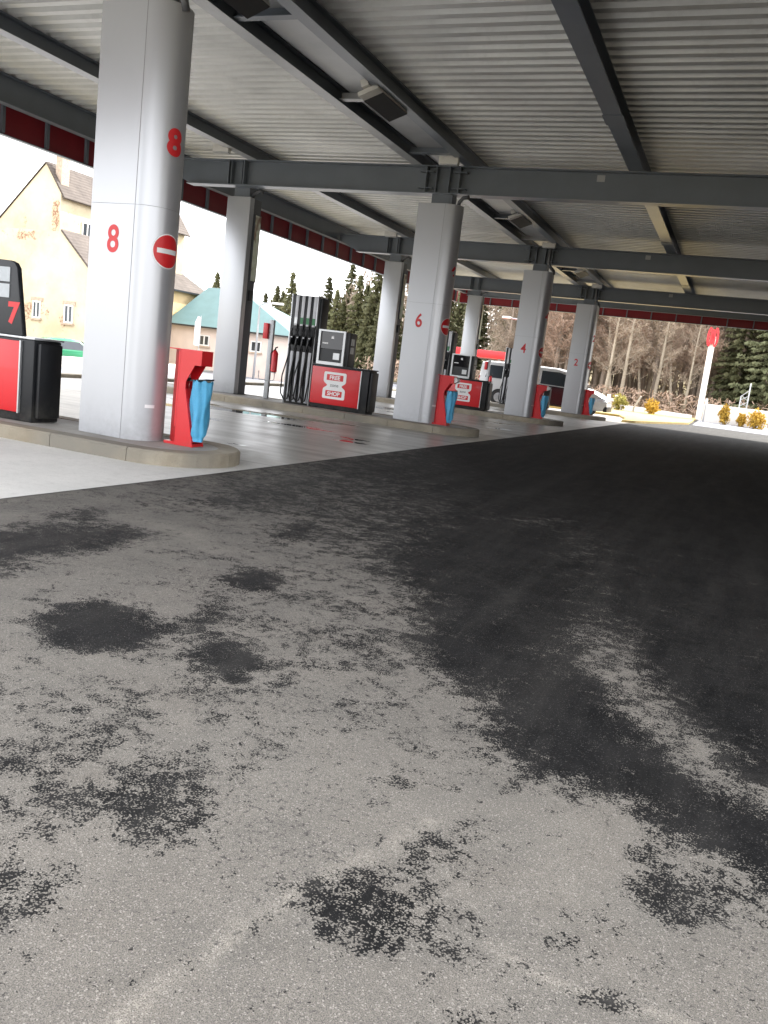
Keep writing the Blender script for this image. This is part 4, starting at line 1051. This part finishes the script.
# House 3: long low building with a teal roof
h3 = thing('teal_roof_building', 'long low pale building with a teal roof behind the poster column', 'building')
MB().box(-40.6, -29.9, 55, 62, -1, 2.35).build('wall', pinkw, h3)
rf = MB(); v = [(-40.9, 54.6, 2.32), (-29.6, 54.6, 2.32), (-29.6, 62.4, 2.32), (-40.9, 62.4, 2.32), (-39.9, 58.5, 5.45), (-36.9, 58.5, 5.45)]
rf.add(v, [(0, 1, 5, 4), (1, 2, 5), (2, 3, 4, 5), (3, 0, 4), (3, 2, 1, 0)]); rf.build('roof', teal, h3)
MB().box(-40.9, -29.6, 54.5, 54.61, 2.2, 2.318).build('gutter', darkgrey, h3)
for xx in (-37.5, -33): win(h3, xx, 55, 1.3, .9, .8, 'y')
# red canopy of a neighbouring forecourt, far off
rc = thing('red_shelter', 'far red flat roofed shelter between column 6 and column 4', 'shelter', (-17, 60, 0))
MB().box(-5, 2.0, -2.5, 2.5, 2.45, 2.95).build('roof', redp, rc, bevel=.02)
for x, y in ((-4.5, -2), (1.5, -2), (-4.5, 2), (1.5, 2)): MB().box(x - .08, x + .08, y - .08, y + .08, 0, 2.449).build('post', postm, rc)
# street lamp, white banner, red-topped pylon
def street_lamp(loc, label, H=5.4, arm=-.9):
    t = thing('street_lamp', label, 'street lamp', loc, 0, 'street lamps beyond the forecourt')
    MB().tube([(0, 0, -1), (0, 0, H * .6), (0, 0, H - .2), (arm * .3, 0, H - .03), (arm, 0, H + .02)], [.09, .07, .055, .05, .045], 10).build('pole', postm, t, smooth='all')
    MB().box(min(arm * .8, arm * 1.5), max(arm * .8, arm * 1.5), -.14, .14, H - .04, H + .10).build('lamp_head', white_plastic, t, bevel=.03)
    return t
street_lamp((-14.9, 60, 0), 'slim street lamp rising beside column 4')
street_lamp((-31.2, 52, 0), 'short street lamp in front of the teal roof', 4.3, 1.2)
bt = thing('white_banner', 'small white banner on a stand in front of the ochre house', 'banner', (-27.6, 40, 0))
MB().tube([(0, 0, -.96), (0, 0, 2.6)], .02, 6).build('pole', postm, bt)
MB().prism([(-.34, 1.0), (-.02, .95), (-.02, 2.5), (-.2, 2.55), (-.36, 2.2)], -.012, .012, 'y').build('cloth', whitep, bt)
MB().box(-.28, .28, -.28, .28, -.96, -.86).build('foot', blackp, bt)
py = thing('brand_pylon', 'tall white post topped by a red emblem, standing beyond the road', 'pylon', (-2.15, 60.5, 0))
MB().box(-.18, .18, -.16, .16, 0, 5.5).build('mast', wall_white, py, bevel=.02)
e = MB()
def loop2(cx, cz, rx, rz_, w, y0, y1):
    n_ = 24; P = [(cx + rx * math.cos(2 * math.pi * k / n_), cz + rz_ * math.sin(2 * math.pi * k / n_)) for k in range(n_)]
    Q = [(cx + (rx - w) * math.cos(2 * math.pi * k / n_), cz + (rz_ - w) * math.sin(2 * math.pi * k / n_)) for k in range(n_)]
    v = [(x, y0, z) for x, z in P] + [(x, y0, z) for x, z in Q] + [(x, y1, z) for x, z in P] + [(x, y1, z) for x, z in Q]; f = []
    for k in range(n_):
        j = (k + 1) % n_; f += [(k, j, n_ + j, n_ + k), (2 * n_ + j, 2 * n_ + k, 3 * n_ + k, 3 * n_ + j), (k, 2 * n_ + k, 2 * n_ + j, j), (n_ + j, 3 * n_ + j, 3 * n_ + k, n_ + k)]
    return v, f
for cx in (-.19, .19): e.add(*loop2(cx, 5.45, .17, .62, .14, -.30, -.17))
e.build('emblem', redp, py)
e = MB(); e.box(-.04, .04, -.30, -.17, 5.0, 5.95);  e.build('emblem_edge', redp, py)
# low white walls, bushes, lounge, frame
t = MB().box(-1.85, 2.0, 58.0, 58.25, 0.0, 1.15).build('boundary_wall', wall_white, bevel=.03); tag(t, 'low white wall right of the white post', 'wall')
t = MB().prism([(-6.9, 0.0), (-2.5, .0), (-2.5, .32), (-6.9, .42)], 58.6, 58.8, 'y').build('edging_wall', wall_white, bevel=.02); tag(t, 'very low white edging wall left of the white post', 'wall')
lw = thing('garden_gate', 'white garden posts and rail at the front of the van', 'fence', (-7.6, 56.5, 0))
for x in (-.5, 0, .5): MB().box(x - .1, x + .1, -.1, .1, 0, 1.0).build('post', wall_white, lw, bevel=.02)
MB().box(-.39, .39, -.04, .04, .62, .8).build('rail', wall_white, lw) if False else None
MB().box(-.39, -.11, -.04, .04, .6, .78).build('rail', wall_white, lw); MB().box(.11, .39, -.04, .04, .6, .78).build('rail', wall_white, lw)
ln = thing('slanted_lounger', 'grey slatted lounger with a raised back on the verge', 'lounger', (-6.15, 56, .1))
b = MB()
for k in range(7): b.box(-.6 + k * .12, -.5 + k * .12, -.35, .35, .30, .33)
b.build('seat', wood_grey, ln)
b = MB(); b.prism([(.26, .30), (.32, .30), (.62, 1.02), (.56, 1.04)], -.35, .35, 'y'); b.build('backrest', wood_grey, ln)
for x in (-.5, .25):
    for y in (-.3, .3): MB().box(x - .03, x + .03, y - .03, y + .03, 0, .298).build('leg', wood_grey, ln)
fr = thing('steel_frame', 'open grey steel frame with lattice braces behind the white wall', 'frame', (.42, 59.2, 0))
MB().tube([(.22, 0, 0), (.22, 0, 2.75)], .04, 8).build('post', postm, fr, smooth='all'); MB().tube([(-.22, 0, 0), (-.22, 0, 1.9)], .035, 8).build('post', postm, fr, smooth='all')
b = MB(); b.tube([(-.22, 0, 1.88), (.22, 0, 2.3)], .025, 6)
for k in range(4): z = .5 + k * .38; b.tube([(-.21, 0, z), (.21, 0, z + .3)], .02, 6); b.tube([(-.21, 0, z + .3), (.21, 0, z)], .015, 6)
b.build('lattice', postm, fr)
ms = thing('small_marker_post', 'small grey marker post just right of the white post', 'post', (-1.72, 57.0, 0))
MB().box(-.05, .05, -.05, .05, 0, 1.5).build('post', postm, ms, bevel=.01); MB().box(-.08, .08, -.065, -.052, 1.1, 1.45).build('plate', wall_white, ms)

# ------------------------------------------------------------------ foliage
def leafmat(name, a, b_, sc=1.2, rough=.7, trans=0):
    m, n, l, b = new_mat(name); co = objco(n)
    oi = n.new('ShaderNodeObjectInfo')
    f = noise(n, l, sc, 4, .7, co); g = noise(n, l, sc * 9, 2, .6, co)
    f = mth(n, l, 'ADD', mapr(n, l, f, .3, .7, 0, .6), mapr(n, l, g, .3, .7, 0, .4))
    c = mixc(n, l, f, a, b_)
    hs = n.new('ShaderNodeHueSaturation'); l.new(c, hs.inputs['Color']); l.new(mapr(n, l, oi.outputs['Random'], 0, 1, .75, 1.25), hs.inputs['Value'])
    l.new(hs.outputs['Color'], b.inputs['Base Color']); b.inputs['Roughness'].default_value = rough; b.inputs['Specular IOR Level'].default_value = .2
    return m
needle = leafmat('spruce needles', (.045, .055, .025), (.135, .125, .06), .5)
needle_dk = leafmat('dark spruce needles', (.06, .075, .035), (.18, .18, .095), .5)
needle_br = leafmat('dry brown needles', (.12, .075, .04), (.22, .14, .08), .8)
twigm = leafmat('brown twigs', (.22, .175, .13), (.42, .34, .26), .4)
twigr = leafmat('reddish twigs', (.25, .165, .12), (.44, .33, .25), .4)
barkp = leafmat('pale bark', (.30, .25, .19), (.48, .42, .33), 2)
barkb = leafmat('brown bark', (.15, .12, .095), (.28, .23, .185), 2)
goldb = leafmat('golden foliage', (.45, .26, .03), (.62, .42, .08), 3)
yelb = leafmat('yellow green foliage', (.32, .28, .07), (.50, .46, .14), 3)

def quads_mesh(name, C, U, V, mat, parent=None):
    """many small leaf quads: centres C, half-axes U, V"""
    n_ = len(C); co = np.empty((n_, 4, 3)); co[:, 0] = C - U - V; co[:, 1] = C + U - V; co[:, 2] = C + U + V; co[:, 3] = C - U + V
    me = bpy.data.meshes.new(name); me.vertices.add(n_ * 4); me.vertices.foreach_set('co', co.ravel())
    me.loops.add(n_ * 4); me.loops.foreach_set('vertex_index', np.arange(n_ * 4, dtype=np.int32))
    me.polygons.add(n_); me.polygons.foreach_set('loop_start', np.arange(0, n_ * 4, 4, dtype=np.int32)); me.update()
    me.materials.append(mat); o = bpy.data.objects.new(name, me); COL.objects.link(o); o.parent = parent; return o
def rdir(n_):
    v = rng.normal(size=(n_, 3)); return v / np.linalg.norm(v, axis=1, keepdims=True)
def make_spruce(H, R, mat, seed, name, dead=0, ks=1.0):
    global rng; rng = np.random.default_rng(seed)
    t = thing(name, 'x', 'tree')
    pts = [(0, 0, 0), (rng.normal() * .1, rng.normal() * .1, H * .5), (0, 0, H)]
    MB().tube(pts, [H * .016, H * .010, .01], 7).build('trunk', barkb, t, smooth='all')
    C = []; U = []; V = []
    z = H * (.30 if dead else .10)
    while z < H * .985:
        tt = z / H; L = R * (1 - tt) ** .85 * rng.uniform(.75, 1.1) + .12; nb = int(6 + 5 * (1 - tt)); a0 = rng.uniform(0, 6.28)
        for k in range(nb):
            if rng.random() < .08: continue
            a = a0 + 6.283 * k / nb + rng.normal() * .2; Lb = L * rng.uniform(.65, 1.15); ns = max(3, int(Lb / (.17 * ks)))
            d = np.array([math.cos(a), math.sin(a), 0]); sd_ = np.array([-math.sin(a), math.cos(a), 0])
            for j in range(ns):
                s = (j + rng.random()) / ns; p = d * Lb * s; w = .30 * Lb * (1 - s * .75)
                for q in (-1, 1):
                    u_ = rng.random(); C.append(p + sd_ * q * w * u_ + [0, 0, z - .32 * Lb * s + .18 * Lb * s * s - .10 * u_ + rng.normal() * .07])
                    u = d * .13 + sd_ * q * .1 + [0, 0, -.07 + rng.normal() * .04]; v = sd_ * .05 + np.array([0, 0, -.07]) + rng.normal(size=3) * .03
                    U.append(u); V.append(v)
        z += H * .030 * rng.uniform(.7, 1.2) + .02
    quads_mesh('crown', np.array(C), np.array(U) * 1.1 * ks, np.array(V) * 1.2 * ks, mat, t)
    return t
def make_bare(H, seed, twig, bark, name, spread=.32, lean=0.0, dens=1.0):
    global rng; rng = np.random.default_rng(seed)
    t = thing(name, 'x', 'tree')
    trunk = MB(); lx = lean * H; pts = [(lx * s + .12 * math.sin(s * 5 + seed), .1 * math.cos(s * 6 + seed), H * s) for s in np.linspace(0, 1, 8)]
    trunk.tube(pts, [H * .0135 * (1 - s) + .015 for s in np.linspace(0, 1, 8)], 7)
    C = []; U = []; V = []
    def tw(p, d, L, w):
        a = rdir(1)[0]; s = np.cross(d, a); s /= np.linalg.norm(s) + 1e-9
        C.append(p + d * L / 2); U.append(d * L / 2); V.append(s * w)
    br = trunk
    z = H * .22
    while z < H * .98:
        s = z / H; base = np.array([lx * s + .12 * math.sin(s * 5 + seed), .1 * math.cos(s * 6 + seed), z])
        a = rng.uniform(0, 6.28); up = rng.uniform(.35, 1.1); d = np.array([math.cos(a), math.sin(a), up]); d /= np.linalg.norm(d)
        L = H * spread * (1.05 - s) * rng.uniform(.5, 1.1) + .4
        mid = base + d * L * .5 + rng.normal(size=3) * .1; end = base + d * L + np.array([0, 0, L * .12]) + rng.normal(size=3) * .15
        br.tube([base, mid, end], [.012 + L * .012, .010 + L * .006, .008], 4, cap=False)
        nt = int(L * 20 * dens) + 4
        for j in range(nt):
            q = rng.uniform(.2, 1); p = base * (1 - q) + end * q; dd = d * .5 + rdir(1)[0] * .8; dd[2] += .25; dd /= np.linalg.norm(dd)
            l2 = rng.uniform(.25, .8) * (.5 + L * .16); tw(p, dd, l2, .011)
            for _ in range(3):
                q2 = rng.uniform(.3, 1); d3 = dd * .5 + rdir(1)[0] * .7; d3 /= np.linalg.norm(d3); tw(p + dd * l2 * q2, d3, l2 * rng.uniform(.4, .8), .008)
        z += H * .018 * rng.uniform(.5, 1.5)
    trunk.build('trunk', bark, t, smooth='all')
    quads_mesh('crown', np.array(C), np.array(U), np.array(V), twig, t)
    return t
def make_bush(R, H, mat, seed, name, label, loc):
    global rng; rng = np.random.default_rng(seed)
    t = thing(name, label, 'bush', loc)
    n_ = 1500; d = rdir(n_); r = rng.random(n_) ** .45
    bl = 1 + .28 * np.sin(d[:, 0] * 5 + seed) * np.cos(d[:, 2] * 6 + seed * 2) + .15 * rng.normal(size=n_)
    C = d * (r * bl)[:, None] * [R, R, H / 2] + [0, 0, H / 2]
    C[:, 2] = np.maximum(C[:, 2], .03)
    quads_mesh('foliage', C, rdir(n_) * .05, rdir(n_) * .035, mat, t)
    b = MB()
    for k in range(7): a = k * .9; b.tube([(0, 0, 0), (R * .5 * math.cos(a), R * .5 * math.sin(a), H * .7)], [.02, .006], 5)
    b.build('stems', barkb, t); return t
make_bush(.45, .95, yelb, 3, 'bush', 'yellow green bush left of the grey lounger', (-6.85, 56.5, .1))
make_bush(.42, .90, goldb, 4, 'bush', 'golden orange bush on the verge, right of the grey lounger', (-4.85, 56.5, .1))
make_bush(.50, 1.10, goldb, 5, 'bush', 'big golden bush at the right edge, before the white wall', (1.32, 56.6, .0))
make_bush(.30, 1.25, goldb, 6, 'bush', 'thin leaning golden shrub against the white wall, nearest the white post', (-.55, 57.0, .0))
make_bush(.26, .85, goldb, 8, 'bush', 'small faint golden shrub against the white wall, between two larger ones', (.48, 57.2, .0))

# tree prototypes are themselves placed; copies share their meshes
ZT = -1.0
GP = {'sp': 'spruces beyond the left houses', 'rs': 'dark spruces at the right edge of the wood', 'br': 'bare brown trees of the wood', 'bp': 'pale barked bare trees of the wood', 'ms': 'spruces among the bare wood'}
LB = {'sp': 'tall spruce against the white sky, beyond the left houses and the four-hose pump', 'rs': 'dark spruce standing right of the red-topped white post', 'br': 'bare brown tree in the wood beyond the forecourt', 'bp': 'leafless tree with a pale trunk at the edge of the wood', 'ms': 'green spruce showing through the bare wood beyond columns 6 and 4'}
protos = {}
protos['sp'] = [make_spruce(11.5, 2.7, needle, 11, 'spruce_tree'), make_spruce(12.5, 2.4, needle, 12, 'spruce_tree')]
protos['rs'] = [make_spruce(17, 3.2, needle_dk, 21, 'spruce_tree', ks=.75), make_spruce(15, 3.0, needle, 22, 'spruce_tree', ks=.75)]
protos['ms'] = [make_spruce(14, 2.6, needle, 31, 'spruce_tree')]
protos['br'] = [make_bare(15, 41, twigm, barkb, 'bare_tree', .20), make_bare(14, 42, twigr, barkb, 'bare_tree', .24), make_bare(16, 43, twigm, barkb, 'bare_tree', .17)]
protos['bp'] = [make_bare(12, 51, twigm, barkp, 'bare_tree', .15, .06, .6), make_bare(11, 52, twigr, barkp, 'bare_tree', .17, -.12, .6)]
used = {}
def tree(kind, x, y, i=None, s=1.0, rz=None, z=0.0):
    L = protos[kind]; i = random.randrange(len(L)) if i is None else i; key = (kind, i)
    lab, gp = LB[kind], GP[kind]
    if key not in used: o = L[i]; used[key] = 1
    else: o = copy_tree(L[i])
    o.location = (x, y, z if x > -15 else z - .95); o.rotation_euler = (0, 0, random.uniform(0, 6.28) if rz is None else rz); o.scale = (s, s, s * random.uniform(.95, 1.06))
    o['label'] = lab; o['group'] = gp
def ray_x(px, y):           # world x that shows at picture column px on the horizon, at depth y
    q = rot @ Vector((px - 384, 512 - (405 - .1215 * (736 - px)), -850)); return q.x / q.y * y
for px, y, h in ((212, 96, 8.2), (261, 92, 6.2), (272, 99, 8.0), (286, 94, 8.4), (322, 99, 9.6), (331, 95, 7.0), (343, 104, 11.6), (352, 97, 10.2), (360, 99, 9.0), (369, 94, 11.6), (378, 99, 9.2), (388, 95, 10), (278, 104, 7.5), (338, 97, 7.0), (364, 92, 7.0), (375, 91, 7.0), (294, 90, 5.5)):
    i = 0 if h < 9 else 1; tree('sp', ray_x(px, y), y, i, (h * 1.1 + 2.0) / (11.5 if i == 0 else 12.5))
for px, y in ((428, 92), (441, 88), (452, 96), (462, 90), (474, 94), (497, 90), (512, 96), (526, 92), (545, 98), (506, 84), (408, 95)):
    tree('ms', ray_x(px, y), y, 0, random.uniform(.75, 1.0))
for px, y, s in ((733, 74, 1), (748, 80, 1), (762, 72, .95), (778, 76, 1), (795, 72, 1), (724, 84, .85), (741, 88, 1.1), (768, 90, 1.1), (815, 78, 1.1), (757, 84, 1), (728, 77, .6), (840, 75, 1)):
    tree('rs', ray_x(px, y), y, None, s)
for k in range(150):
    px = random.uniform(500, 735) if k < 128 else random.uniform(735, 900); y = random.uniform(74, 104)
    tree('br', ray_x(px, y), y, None, random.uniform(.8, 1.1))
for px, y, i, s in ((603, 72, 0, .95), (611, 74, 1, .95), (619, 71, 0, 1), (640, 76, 1, .9), (652, 72, 0, .95), (672, 75, 1, .85), (684, 72, 0, .75), (660, 80, 0, .9), (630, 82, 1, 1), (594, 78, 0, 1), (572, 80, 1, .95), (722, 80, 1, .6), (556, 84, 0, .95), (645, 84, 0, 1), (698, 82, 0, .8)):
    tree('bp', ray_x(px, y), y, i, s, rz=random.choice((0, .3, -.4)))
# the far wood behind them reads as one mass
rng = np.random.default_rng(99)
n_ = 80000; px = rng.uniform(0, 1, n_)
X = -75 + 170 * px; Y = 99 + 30 * rng.random(n_) ** 1.3; Hh = 13 + 3 * np.sin(X * .35) + 2 * np.sin(X * 1.1 + 1) + rng.normal(size=n_) * .8
Hh = Hh * np.clip((X + 58) / 16, .15, 1)
Z = Hh * rng.random(n_) ** .75 + np.clip((Y - 95) / 120, 0, 1) ** 1.3 * 20
U = rdir(n_) * .28 ; V = rdir(n_) * .11; U[:, 2] *= 1.6
fw = quads_mesh('far_wood', np.stack([X, Y, Z], 1), U, V, twigm); tag(fw, kind='stuff'); fw['label'] = 'distant brown wood behind the nearer bare trees'; fw['category'] = 'wood'
n2 = 9000; X = -75 + 170 * rng.random(n2); Y = 104 + 30 * rng.random(n2)
# undergrowth along the wood edge
n3 = 26000; X = -30 + 75 * rng.random(n3); Y = 66 + 30 * rng.random(n3) ** 1.2; Z = rng.random(n3) ** 1.6 * 1.6
ug = quads_mesh('undergrowth', np.stack([X, Y, Z], 1), rdir(n3) * .22, rdir(n3) * .03, twigr); tag(ug, kind='stuff'); ug['label'] = 'tangled brown undergrowth at the foot of the wood'; ug['category'] = 'undergrowth'
